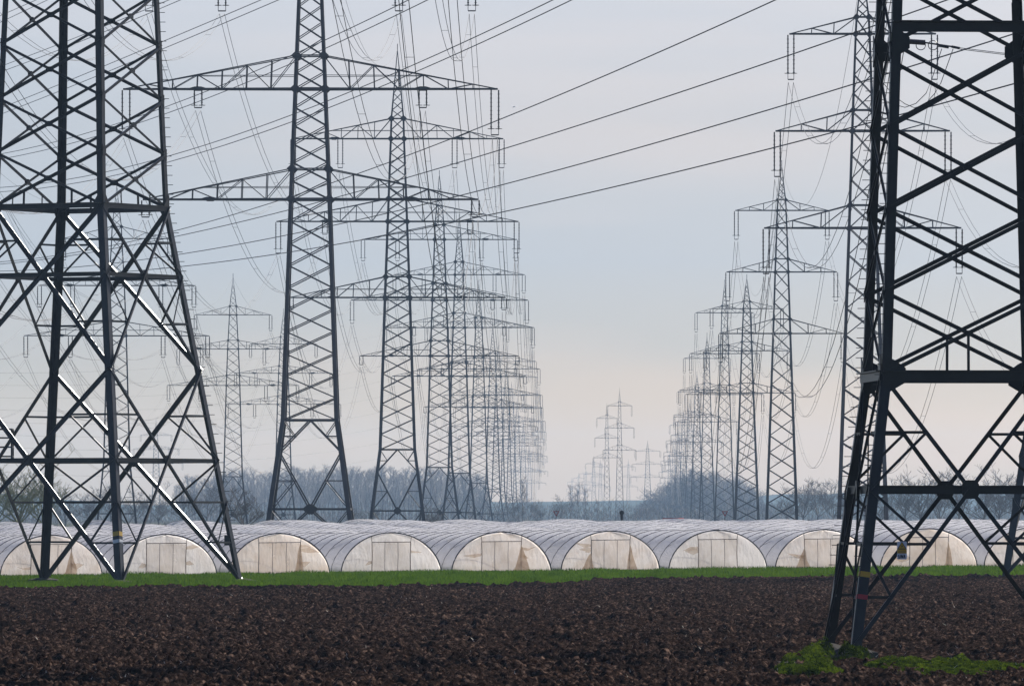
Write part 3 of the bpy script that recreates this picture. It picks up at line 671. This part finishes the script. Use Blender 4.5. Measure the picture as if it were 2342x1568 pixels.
for i, (s, c, sw, sh) in enumerate(Blist):
    d = 1270.0/s; o = place(PB, i == 0, c, d, sw, sh, math.radians(-1+(i % 3)), '%s of the slim pylons receding right of centre%s' % (ORD[i], ', beside the near pylon leg' if i == 0 else ''), B_G)
    Bpos.append((at(c, d), d, float(gz(at(c, d), d)), sw, sh))
Llist = [(1.0, 267, 1, 1, 'pale pylon seen through the legs of the big left pylon'), (.725, 533, .98, 1.0, 'pale pylon standing between the big left pylon and the nearest wide pylon'), (.62, 648, 1.0, 1.0, 'pale pylon half hidden behind the left leg of the nearest wide pylon')]
Lpos = []
for i, (s, c, sw, sh, lb) in enumerate(Llist):
    d = 1255.0/s; place(PL, i == 0, c, d, sw, sh, math.radians(3), lb, L_G); Lpos.append((at(c, d), d, float(gz(at(c, d), d)), sw, sh))
place(PL, False, 357, 4300, 1, 1, 0, 'tiny faint pylon on the horizon seen inside the big left pylon', L_G)
# faint cluster in the central gap (cx, tip y, size scale)
C_G = 'small faint pylons in the gap at the centre'
for cx, ty, half, lb in ((1417, 891, 38, 'taller of the two faint pylons in the central gap'), (1388, 924, 32, 'shorter left one of the two faint pylons in the central gap'), (1481, 1010, 40, 'faint pylon standing alone just right of the central pair'),
        (1437, 1051, 22, 'tiny pylon close to the right foot of the central pair'), (1373, 1051, 24, 'tiny pylon close to the left foot of the central pair'), (1358, 1043, 26, 'tiny slender pylon left of the central pair'),
        (1340, 1069, 20, 'tiny faint pylon above the poplars left of the central pair'), (1323, 1081, 17, 'second smallest pylon left of the central pair'), (1308, 1091, 14, 'smallest pylon at the far left end of the central cluster')):
    hh = 1180-ty; s = half/9.95/(hh/55.8); d = FPX*55.8/hh; place(PB, False, cx, d, max(.6, half/9.95/(FPX/d)), 1.0, 0, lb, C_G)

# ------------------------------------------------------------------ conductors
def sagline(p, q, sag, n=22):
    p = np.asarray(p, float); q = np.asarray(q, float)
    return [p+(q-p)*t-V(0, 0, 4*sag*t*(1-t)) for t in np.linspace(0, 1, n)]
def bundle(name, p, q, sag, gap, r, label, group, spacers=True, n=24):
    m = MB()
    for o in (-gap, gap):
        if gap == 0 and o == 0 and m.n: continue
        m.tube([x+V(o, 0, 0) for x in sagline(p, q, sag, n)], r, 4, False)
    if spacers and gap:
        for t in np.arange(.08, 1, .14):
            c = p+(q-p)*t-V(0, 0, 4*sag*t*(1-t))
            m.beam(c+V(-gap, 0, 0), c+V(gap, 0, 0), r*1.1)
    return tag(m.build(name, M['wire']), label, 'cable', group)
ARM = ['top', 'middle', 'low']
def run_line(att, pos, virt, spans, sagf, tip, rowname, group, far_skip=99, gap=.26, r=.022):
    pts = ([virt] if virt else [])+pos
    for k in range(min(spans, len(pts)-1)):
        a, b = pts[k], pts[k+1]; L = b[1]-a[1]; sag = sagf*(L/400.0)**2
        if virt and k == 0: sp = 'coming overhead to the nearest %s' % rowname
        else:
            i = k-(1 if virt else 0); sp = 'from %s to %s %s' % (ORD[i], ORD[i+1], rowname)
        for ai, sg, fi, x, z in att:
            if k >= far_skip and fi: continue
            p = V(a[0]+x*a[3], a[1], a[2]+z*a[4]); q = V(b[0]+x*b[3], b[1], b[2]+z*b[4])
            bundle('conductor_bundle', p, q, sag*(1+.03*ai), gap, r*(1+.12*k), '%s %s arm twin cable %s' % ('right' if sg > 0 else 'left', ARM[ai]+(' inner' if fi else ''), sp), group, spacers=k < 4)
        p = V(a[0], a[1], a[2]+tip*a[4]); q = V(b[0], b[1], b[2]+tip*b[4])
        bundle('earth_wire', p, q, sag*.8, 0, r*.9, 'thin single wire on the pylon tips '+sp, group)
run_line(attA, Apos, (-22.3, 400.0, .0, 1.045, .98), 8, 13.5, tipA, 'wide pylon', 'cables of the wide pylons', far_skip=5)
run_line(attB, Bpos, (28.8, 390.0, 0., 1, 1), 6, 13.0, tipB, 'slim pylon', 'cables of the slim pylons')
run_line(attL, Lpos, (-66.0, 850.0, .7, 1, 1), 3, 11.0, tipL, 'pale pylon', 'cables of the pale left pylons', gap=.2, r=.02)

# long conductors sweeping across the view, each hung in one vertical plane
PA_, PB_ = V(at(2500, 330), 330), V(at(-350, 1150), 1150)
def cross_wire(ctrl, off, r, label, ext=(-340, 2490), spacers=()):
    ss, zz = [], []
    P, Q = PA_+V(off*.0, off), PB_+V(0, off); D = Q-P
    def s_of(xd):
        k = (xd-1171)/FPX; return (k*P[1]-P[0])/(D[0]-k*D[1])
    for xd, yd in ctrl:
        s = s_of(xd); d = P[1]+s*D[1]; ss.append(s); zz.append(zat(yd, d))
    co = np.polyfit(ss, zz, 2 if len(ss) > 2 else 1)
    xs = np.linspace(ext[0], ext[1], 60); pts = []
    for xd in xs: s = s_of(xd); pts.append(V(P[0]+s*D[0], P[1]+s*D[1], np.polyval(co, s)))
    m = MB(); m.tube(pts, r, 5, False)
    return tag(m.build('conductor_cable', M['wire']), label, 'cable', 'dark cables sweeping up from left to right')
CW = [([(0, 152), (127, 109), (215, 66), (400, -4)], 'fourth sweeping cable pair, upper one, leaving the top left of the frame'), ([(0, 165), (127, 121), (215, 80), (425, -4)], 'fourth sweeping cable pair, lower one, leaving the top left of the frame'),
 ([(0, 250), (127, 196), (217, 155), (403, 92), (588, 0)], 'upper cable of the third sweeping pair, leaving the top left of the wide pylon'), ([(0, 265), (127, 210), (217, 169), (407, 111), (625, 0)], 'lower cable of the third sweeping pair, ending at the top beside the wide pylon'),
 ([(0, 356), (225, 282), (413, 250), (585, 159), (931, 0)], 'upper cable of the second sweeping pair, behind the top arm of the wide pylon'), ([(0, 368), (225, 295), (415, 266), (585, 177), (974, 0)], 'lower cable of the second sweeping pair, behind the top arm of the wide pylon'),
 ([(0, 431), (224, 391), (424, 350), (585, 296), (1171, 43), (1267, 0)], 'upper cable of the sweeping pair that leaves the frame top right of centre'), ([(0, 441), (224, 402), (424, 366), (585, 310), (1171, 62), (1312, 0)], 'lower cable of the sweeping pair that leaves the frame top right of centre'),
 ([(0, 599), (402, 529), (585, 474), (835, 391), (1171, 264), (1756, 8)], 'highest of the four single cables crossing the open sky'), ([(0, 606), (405, 534), (585, 498), (1000, 391), (1171, 342), (1756, 147), (2040, 36)], 'second of the four single cables crossing the open sky'),
 ([(0, 622), (412, 576), (585, 549), (1171, 424), (1293, 391), (1756, 256), (1988, 181), (2246, 91)], 'third of the four single cables crossing the open sky'), ([(0, 630), (420, 604), (585, 585), (1171, 488), (1587, 391), (1756, 346), (1988, 281), (2320, 179)], 'lowest of the four single cables crossing the open sky'),
 ([(0, 37), (84, 0)], 'upper of the short cable stretches in the top left corner'), ([(0, 52), (110, 0)], 'lower of the short cable stretches in the top left corner')]
for i, (c, lb) in enumerate(CW): cross_wire(c, (i % 4)*1.5, .033, lb)
# faint cables of a cross-country line low behind the left pylon
for i in range(9):
    ya = 806+i*27; d0, d1 = 1500, 2600
    p = V(at(-150, d0), d0, zat(ya+45, d0)); q = V(at(980, d1), d1, zat(ya-70+i*9, d1))
    bundle('conductor_cable', p, q, 5, 0, .022, '%s faint cable low in the haze behind the left pylon' % ('uppermost' if i == 0 else 'lowest' if i == 8 else ORD[i]), 'faint cables low behind the left pylon', n=30)

# tension insulator with grading rings and jumper loops, seen through the near pylon
def tension_set():
    d = 395.0; k = FPX/d; X = lambda xd: at(xd, d); Z = lambda yd: zat(yd, d)
    root = empty('tension_insulator', (X(2090), d, Z(96))); tag(root, 'tension insulator with two round grading rings, seen through the nearest pylon', 'insulator')
    o = V(X(2090), d, Z(96)); q = lambda xd, yd, y=0: V(X(xd), d+y, Z(yd))-o
    MB().tube([q(2030, 92), q(2116, 98)], .13, 8).build('insulator_rod', M['glaze'], root)
    for xd in (2106, 2134):
        pts = [q(xd, 104)+.235*V(math.cos(a), .2*math.sin(a), math.sin(a)) for a in np.linspace(0, 2*math.pi, 25)]
        MB().tube(pts, .022, 5, False).build('grading_ring', M['steel'], root)
    MB().tube([q(2116, 98), q(2176, 107)], .045, 6).build('yoke', M['wire'], root)
    m = MB(); m.tube([q(2146, 105), q(2170, 109)], .07, 6); m.tube([q(2176, 107), q(2195, 111)], .07, 6); m.build('clamp', M['steel'], root)
    m = MB()
    m.tube([q(2195, 110), q(2310, 124), q(2600, 150)], .017, 4, False); m.tube([q(2195, 113), q(2310, 127), q(2600, 156)], .017, 4, False)
    m.build('tail_cable', M['wire'], root)
    for pts in (((2154, 112), (2130, 185), (2118, 214), (2095, 237), (2070, 246), (2048, 240), (2010, 225)), ((2180, 112), (2152, 190), (2138, 214), (2115, 240), (2092, 247), (2070, 238), (2045, 220), (2020, 190))):
        MB().tube([q(*p) for p in pts], .02, 5, False).build('jumper_loop', M['wire'], root)
tension_set()

# ------------------------------------------------------------------ weeds at the near footing
def leafclump(name, n, blobs, size, mat, seed, label, cat):
    rng = np.random.default_rng(seed); w = np.array([b[3]*b[4] for b in blobs], float); idx = rng.choice(len(blobs), n, p=w/w.sum())
    B = np.array(blobs, float)[idx]; a = rng.uniform(0, 2*math.pi, n); rr = rng.uniform(0, 1, n)**.5; 
    X = B[:, 0]+B[:, 3]*rr*np.cos(a); Y = B[:, 1]+B[:, 4]*rr*np.sin(a)
    Z = B[:, 2]+B[:, 5]*np.sqrt(np.clip(1-rr**2, 0, 1))*rng.uniform(.35, 1.08, n)*(.35+1.05*vnoise(X*3.2, Y*1.1, 77))
    C = np.stack([X, Y, Z], -1); u = rng.normal(0, 1, (n, 3)); v = rng.normal(0, 1, (n, 3)); u /= np.linalg.norm(u, axis=1)[:, None]; v /= np.linalg.norm(v, axis=1)[:, None]
    s = size*rng.uniform(.5, 1.4, n)[:, None]
    P = np.stack([C-u*s, C+v*s*.55, C+u*s, C-v*s*.55], 1)
    return tag(mesh_np(name, P.reshape(-1, 3), np.arange(4*n).reshape(-1, 4), mat), label, cat, kind='stuff')
bl = []
rg = random.Random(5)
for xd, yd, hh, w in ((1800, 1520, .26, .35), (1828, 1503, .40, .5), (1856, 1490, .50, .5), (1880, 1480, .46, .4), (1850, 1520, .42, .6), (1880, 1522, .36, .4), (1905, 1528, .2, .35), (1945, 1482, .34, .35), (1790, 1530, .15, .25), (1968, 1484, .25, .25),
    (2015, 1515, .26, .5), (2050, 1515, .26, .6), (2090, 1515, .25, .6), (2130, 1517, .25, .6), (2170, 1515, .28, .7), (2210, 1515, .30, .7), (2250, 1518, .24, .6), (2290, 1518, .16, .6), (2330, 1518, .10, .5), (2110, 1530, .14, .7), (2200, 1530, .14, .7)):
    z = .12 if xd < 1960 else .11; d = FPX*(EYE-z-hh*.4)/(yd-1180); bl.append((at(xd, d), d, z-.05, w, w*3.2, hh))
leafclump('weeds', 60000, bl, .036, M['weed'], 8, 'bright green weeds round the concrete footings of the nearest pylon', 'weeds')
rgw = np.random.default_rng(12)
def tuft_xy(rng, n):
    B = np.array(bl, float)[rng.integers(0, len(bl), n)]; return B[:, 0]+rng.normal(0, .5, n)*B[:, 3], B[:, 1]+rng.normal(0, .5, n)*B[:, 4]
blades('weed_stalks', 14000, tuft_xy, lambda rng, X, Y: rng.uniform(.06, .30, len(X))*(.5+.8*vnoise(X*1.6, Y*.5, 19)), .025, M['weed'], .3, 12, lambda X, Y: X*0-.08, 'thin upright stalks among the weeds at the nearest pylon', 'weeds')
M['straw'] = pmat('dry_straw', (.55, .50, .40), .6)
def straw_xy(rng, n):
    Y = rng.uniform(190, 450, n); return rng.uniform(-1, 1, n)*Y*1171/FPX*1.1, Y
blades('straw', 1500, straw_xy, lambda rng, X, Y: rng.uniform(.02, .07, len(X)), .025, M['straw'], 1.2, 13, lambda X, Y: gz(X, Y)+.22*vnoise(X*2, Y, 3)+.06, 'scattered pale straw bits on the ploughed soil', 'straw')
# loose concrete block lying in the soil
b_ = MB().add([(a*.33, c*.25, e) for e in (-.1, .17) for a, c in ((-1, -1), (1, -1), (.95, 1), (-1, 1))], [(3, 2, 1, 0), (4, 5, 6, 7), (0, 1, 5, 4), (1, 2, 6, 5), (2, 3, 7, 6), (3, 0, 4, 7)]).build('concrete_block', M['conc'])
b_.location = (at(1810, 212), 212, .05); b_.rotation_euler = (.05, .03, .3); tag(b_, 'rough concrete block half sunk in soil left of the weeds', 'block')

# ------------------------------------------------------------------ bare trees
def grow(seed, H, spread, style):
    """returns (trunk MB, crown MB)"""
    rng = random.Random(seed); tr, cr_ = MB(), MB()
    def seg(m, p, q, r0, r1): m.tube([p, q], [r0, r1], 3, False)
    def twig(p, d, L, r, lvl):
        n = 3 if lvl < 2 else 2; q = p.copy(); dd = unit(d)
        pts = [q.copy()]
        for i in range(n):
            dd = unit(dd+V(rng.gauss(0, .16), rng.gauss(0, .16), .10+rng.gauss(0, .10))); q = q+dd*L/n; pts.append(q.copy())
        cr_.tube(pts, [max(.026, r*(1-.6*i/n)) for i in range(n+1)], 3, False)
        if lvl < maxl:
            kids = kid[lvl]
            for c in range(kids):
                t = rng.uniform(.25, 1.0); i = min(n-1, int(t*n)); b = pts[i]+(pts[i+1]-pts[i])*(t*n-i)
                az = rng.uniform(0, 2*math.pi); e = V(math.cos(az), math.sin(az), rng.uniform(-.1, .8)); mixd = unit(dd*(.75 if style == 'poplar' else .45)+unit(e)*.75)
                twig(b, mixd, L*rng.uniform(.38, .62), r*.5, lvl+1)
    if style == 'poplar':
        maxl = 3; kid = [6, 5, 4]; nb = int(12+H*.4)
        for s in range(1):
            pts = [V(0, 0, 0)]; n = 6
            for i in range(n): pts.append(V(rng.gauss(0, .2)*(i+1)*.4, rng.gauss(0, .2)*(i+1)*.4, H*.95*(i+1)/n))
            tr.tube(pts, [H*.012*(1-.85*i/n) for i in range(n+1)], 5, False)
        for i in range(nb):
            t = .16+.8*(i/nb)**.9; k = min(n-1, int(t*n)); b = pts[k]+(pts[k+1]-pts[k])*(t*n-k); az = rng.uniform(0, 2*math.pi)
            up = rng.uniform(1.3, 2.4); twig(b, V(math.cos(az), math.sin(az), up), spread*rng.uniform(.8, 1.3)*(1.15-.7*t)*1.5, H*.0048, 1)
    else:
        maxl = 4; kid = [6, 6, 5, 3]; fork = H*rng.uniform(.16, .26); lean = V(rng.gauss(0, .3), rng.gauss(0, .3), fork)
        tr.tube([V(0, 0, 0), lean*.5, lean], [H*.022, H*.018, H*.015], 6, False)
        nb = 7
        for i in range(nb):
            az = 2*math.pi*i/nb+rng.uniform(-.4, .4); up = rng.uniform(.5, 2.0); twig(lean*rng.uniform(.75, 1), V(math.cos(az)*spread/ (H*.5), math.sin(az)*spread/(H*.5), up*.8), H*.5*rng.uniform(.7, 1.0), H*.009, 1)
        twig(lean, V(rng.gauss(0, .1), rng.gauss(0, .1), 1), H*.6, H*.012, 1)
    return tr, cr_
PROT = {}
def proto_tree(key, seed, H, spread, style, mat):
    r = empty('bare_tree'); a, b = grow(seed, H, spread, style); a.build('trunk', M['bark'], r); b.build('crown', mat, r); r['H'] = H; PROT[key] = r; r['used'] = 0
    zs = np.concatenate(b.v)[:, 2].max(); r['H'] = float(zs)
for i in range(4): proto_tree('pop%d' % i, 20+i, 20, 3.0, 'poplar', M['twig'])
for i in range(5): proto_tree('rnd%d' % i, 40+i, 12, 6.0, 'round', M['twig_dark'])
for i in range(2): proto_tree('grn%d' % i, 60+i, 14, 7.0, 'round', M['twig_green'])
PROT['dark0'] = None
def plant(key, xd, topy, d, label, group, wide=1.0, rz=None):
    p = PROT[key]; x = at(xd, d); g = float(gz(x, d)); h = zat(topy, d)-g; s = h/p['H']
    if p['used']: o = copy_tree(p)
    else: o = p; p['used'] = 1
    o.location = (x, d, g); o.scale = (s*wide, s*wide, s); o.rotation_euler = (0, 0, random.Random(int(xd*7+d)).uniform(0, 6.28) if rz is None else rz)
    tag(o, label, 'tree', group); return o
rt = random.Random(77)
# the wood behind the wide pylons
for row, (d, xa, xb, n) in enumerate(((4700, 395, 1125, 62), (4900, 430, 1105, 54), (5100, 470, 1120, 44))):
    for i in range(n):
        xd = xa+(xb-xa)*(i+rt.uniform(.1, .9))/n; ty = float(np.interp(xd, [400, 440, 520, 700, 850, 1000, 1070, 1120], [1100, 1085, 1070, 1066, 1064, 1066, 1072, 1098]))+rt.uniform(-6, 15)+rt.choice((0, 0, 0, 14))
        plant('pop%d' % rt.randrange(4), xd, ty, d+rt.uniform(-30, 30), 'bare poplar in the long dense wood behind the wide pylons', 'poplars of the long wood', rt.uniform(1.0, 1.4))
# rounded copse behind the slim pylons
for i in range(70):
    xd = 1462+300*(i+rt.uniform(.1, .9))/70; ty = float(np.interp(xd, [1455, 1490, 1530, 1560, 1600, 1650, 1700, 1730, 1765], [1158, 1130, 1092, 1070, 1068, 1078, 1092, 1118, 1150]))+rt.uniform(-5, 16)
    plant(('pop%d' % rt.randrange(4)) if i % 3 else 'rnd%d' % rt.randrange(5), xd, ty, 4900+rt.uniform(-150, 150), 'bare tree in the dome-shaped copse behind the slim pylons', 'trees of the dome-shaped copse', rt.uniform(1.0, 1.5))
single = [('grn0', 42, 1008, 1150, 'big budding tree at the left edge, behind the left pylon'), ('grn1', 100, 1050, 1180, 'budding tree behind the thin far leg of the left pylon'), ('grn0', -12, 1030, 1170, 'budding tree cut by the left frame edge'), ('rnd0', 150, 1105, 1500, 'low bare tree right of the budding trees at left'),
 ('rnd1', 205, 1108, 1700, 'bare tree just left of the front leg of the left pylon'), ('rnd2', 255, 1098, 1750, 'bare tree directly behind the front leg of the left pylon'), ('rnd3', 310, 1110, 1750, 'bare tree in the triangle between front and right legs of left pylon'), ('rnd4', 365, 1098, 1700, 'bare tree left of the stepped leg of the left pylon'), ('rnd0', 420, 1088, 1750, 'bare tree touching the lower part of the stepped leg'), ('rnd1', 472, 1092, 1800, 'bare tree just behind the stepped leg at tunnel level'),
 ('rnd2', 560, 1103, 1250, 'dark round bare tree right of the left pylon'), ('rnd3', 985, 1148, 1300, 'small dark tree at the foot of the second wide pylon'), ('rnd4', 850, 1142, 1700, 'low brownish tree between the first and second wide pylons'), ('rnd0', 805, 1146, 1720, 'low brownish tree at the right foot of the nearest wide pylon'),
 ('pop1', 1195, 1082, 2200, 'tall lone airy tree right of the receding wide pylons'), ('rnd2', 1180, 1132, 2000, 'rounded shrub tree under the lone airy tree'), ('rnd1', 1228, 1140, 2000, 'low bush tree right of the lone airy tree'), ('rnd3', 1282, 1128, 2100, 'low grey tree left of the faint poplars in the gap'),
 ('pop2', 1306, 1106, 2600, 'leftmost faint poplar in the central gap'), ('pop0', 1322, 1100, 2650, 'middle faint poplar in the central gap'), ('pop3', 1338, 1112, 2700, 'rightmost faint poplar in the central gap'), ('pop1', 1367, 1140, 2700, 'thin sapling left of the faint pylon pair'), ('rnd0', 1420, 1158, 2400, 'low bush behind the dark round sign'), ('rnd4', 1455, 1160, 2400, 'low bush left of the dome-shaped copse'),
 ('rnd0', 1800, 1102, 1900, 'leftmost bare tree of the loose row right of the second slim pylon'), ('rnd1', 1838, 1092, 1850, 'second bare tree of the loose row right of the second slim pylon'), ('rnd2', 1872, 1086, 1900, 'third bare tree of the loose row right of the second slim pylon'), ('rnd3', 1905, 1084, 1850, 'bare tree just left of the first slim pylon'), ('rnd4', 1942, 1100, 1900, 'bare tree between the feet of the first slim pylon'), ('rnd2', 1980, 1090, 1900, 'bare tree behind the near pylon left legs'),
 ('rnd4', 2020, 1090, 1500, 'bare tree just right of the near pylon legs'), ('rnd0', 2070, 1060, 1450, 'large bare tree under the left half of the near pylon gap'), ('rnd1', 2105, 1066, 1420, 'large bare tree touching the left brace gusset of the near pylon'), ('rnd3', 2150, 1082, 1500, 'bare tree between the two crossing gussets'), ('rnd2', 2195, 1064, 1450, 'tall bare tree above the right crossing gusset of the near pylon'), ('rnd4', 2245, 1060, 1430, 'bare tree left of the far right pylon leg'), ('rnd0', 2285, 1056, 1440, 'bare tree behind the far right pylon leg'), ('rnd1', 2330, 1058, 1450, 'bare tree cut by the right frame edge')]
for k, xd, ty, d, lb in single: plant(k, xd, ty, d if d < 1400 else d*1.45, lb, None, rt.uniform(.9, 1.15) if k[0] != 'p' else 1.2)
for k in list(PROT):
    p = PROT[k]
    if p is not None and not p['used']:
        for c in list(p.children): bpy.data.objects.remove(c)
        bpy.data.objects.remove(p); continue
# undergrowth band along the wood
def undergrowth():
    rng = np.random.default_rng(9); n = 50000; Y = rng.uniform(2400, 4600, n); X = rng.uniform(-1.1, 1.1, n)*Y*1171/FPX
    top = 3.0+6*vnoise(X*.09, Y*.01, 33); Zb = gz(X, Y)+rng.uniform(0, 1, n)**1.2*top
    a = rng.uniform(0, math.pi, n); L = rng.uniform(.5, 1.5, n); w = .09
    u = np.stack([np.cos(a), np.sin(a), np.zeros(n)], -1)*w; t = np.stack([rng.normal(0, .45, n), rng.normal(0, .45, n), np.ones(n)], -1)*L[:, None]
    C = np.stack([X, Y, Zb], -1); P = np.stack([C-u, C+u, C+t+u*.3, C+t-u*.3], 1)
    tag(mesh_np('undergrowth', P.reshape(-1, 3), np.arange(4*n).reshape(-1, 4), M['twig']), 'grey brown scrub along the foot of the far trees', 'scrub', kind='stuff')
undergrowth()

# ------------------------------------------------------------------ roadside bits beyond the tunnels
def yield_sign(xd, label, rev):
    d = 830.0; x = at(xd, d); g = float(gz(x, d)); root = empty('yield_sign', (x, d, g), rev); tag(root, label, 'sign', 'two triangular give-way signs beyond the tunnels'); zc = zat(1174, d)-g; s = .30*1.1
    MB().tube([(0, .03, 0), (0, .03, zc+.2)], .045, 8).build('post', M['tube'], root)
    MB().plate([(-s, 0, zc+s*.8), (s, 0, zc+s*.8), (s*.08, 0, zc-s*.85), (-s*.08, 0, zc-s*.85)][::-1], (0, -1, 0), .02).build('red_border', M['red'], root)
    k = .62; MB().plate([(-s*k, -.02, zc+s*.62), (s*k, -.02, zc+s*.62), (0, -.02, zc-s*.42)][::-1], (0, -1, 0), .02).build('white_centre', M['white'], root)
yield_sign(1272, 'left triangular give-way sign above the tunnel roofs', 0); yield_sign(1658, 'right triangular give-way sign above the tunnel roofs', .25)
def round_sign():
    d = 830.0; x = at(1422, d); g = float(gz(x, d)); zc = zat(1172, d)-g; root = empty('round_sign', (x, d, g)); tag(root, 'dark round sign with plate below, above the central tunnel roofs', 'sign')
    MB().tube([(0, .03, 0), (0, .03, zc)], .05, 8).build('post', M['tube'], root)
    MB().tube([(0, 0, zc), (0, -.04, zc)], .24, 20).build('round_plate', M['black'], root)
    MB().beam((0, -.02, zc-.75), (0, -.02, zc-.2), .26, .04, nrm=(0, 1, 0)).build('lower_plate', M['black'], root)
round_sign()
def red_car():
    d = 840.0; x = at(1537, d); g = float(gz(x, d)); zr = zat(1184.0, d)-g; root = empty('car', (x, d, g), 1.35); tag(root, 'red car whose roof just shows over the tunnel roofs', 'car')
    s = zr/1.5; W2 = .85
    body = [(-2.1, .35), (-2.1, .8), (-1.5, .95), (-.95, 1.05), (-.35, 1.5), (.95, 1.5), (1.5, 1.0), (2.1, .9), (2.1, .35)]
    m = MB(); m.plate([(a*s, 0, b*s) for a, b in body][::-1], (0, -1, 0), W2*2); m.build('body', M['red'], root)
    for sy in (-1, 1):
        MB().plate([(a*s, sy*(W2+.01), b*s) for a, b in ((-.8, 1.07), (-.32, 1.42), (.9, 1.42), (1.35, 1.03))][::-1], (0, -1, 0), .02).build('side_window', M['black'], root)
        for wx in (-1.3, 1.3): MB().tube([(wx*s, sy*(W2-.1), .32), (wx*s, sy*(W2+.05), .32)], .32, 14).build('wheel', M['black'], root)
red_car()
def gull():
    d = 1500.0; root = empty('gull', (at(1175, d), d, zat(245, d))); tag(root, 'tiny white bird gliding in the open sky above the cables', 'bird')
    m = MB(); m.tube([(-.28, .1, -.06), (-.15, .04, -.02), (.0, 0, .02), (.14, -.05, .03), (.24, -.1, .0)], [.02, .075, .10, .07, .02], 8); m.build('body', M['white'], root)
    for sg in (1, -1): MB().add([(0, -.12, .04), (.05, .14, .04), (sg*.38+.05, .12, .16), (sg*.38, -.10, .16), (sg*.8, .05, .05), (0, 0, .075), (sg*.38, 0, .185)], [(0, 3, 6, 5), (5, 6, 2, 1), (3, 4, 6), (6, 4, 2), (0, 1, 2, 3), (3, 2, 4)]).build('wing', M['white'], root)
gull()

# ------------------------------------------------------------------ haze
hz = bpy.data.materials.new('haze_air'); hz.use_nodes = True; t = hz.node_tree; t.nodes.clear()
ho = t.nodes.new('ShaderNodeOutputMaterial'); pv = t.nodes.new('ShaderNodeVolumePrincipled')
pv.inputs['Color'].default_value = (.50, .72, 1.0, 1); pv.inputs['Density'].default_value = HAZE; pv.inputs['Anisotropy'].default_value = .2
t.links.new(pv.outputs['Volume'], ho.inputs['Volume'])
hb = MB().add([(x, y, z) for z in (-1.6, 130) for x, y in ((-9100, -80), (9100, -80), (9100, 12100), (-9100, 12100))], [(3, 2, 1, 0), (4, 5, 6, 7), (0, 1, 5, 4), (1, 2, 6, 5), (2, 3, 7, 6), (3, 0, 4, 7)]).build('haze', hz)
tag(hb, kind='stuff'); tag(hb, 'pale blue haze over the whole plain', 'haze')
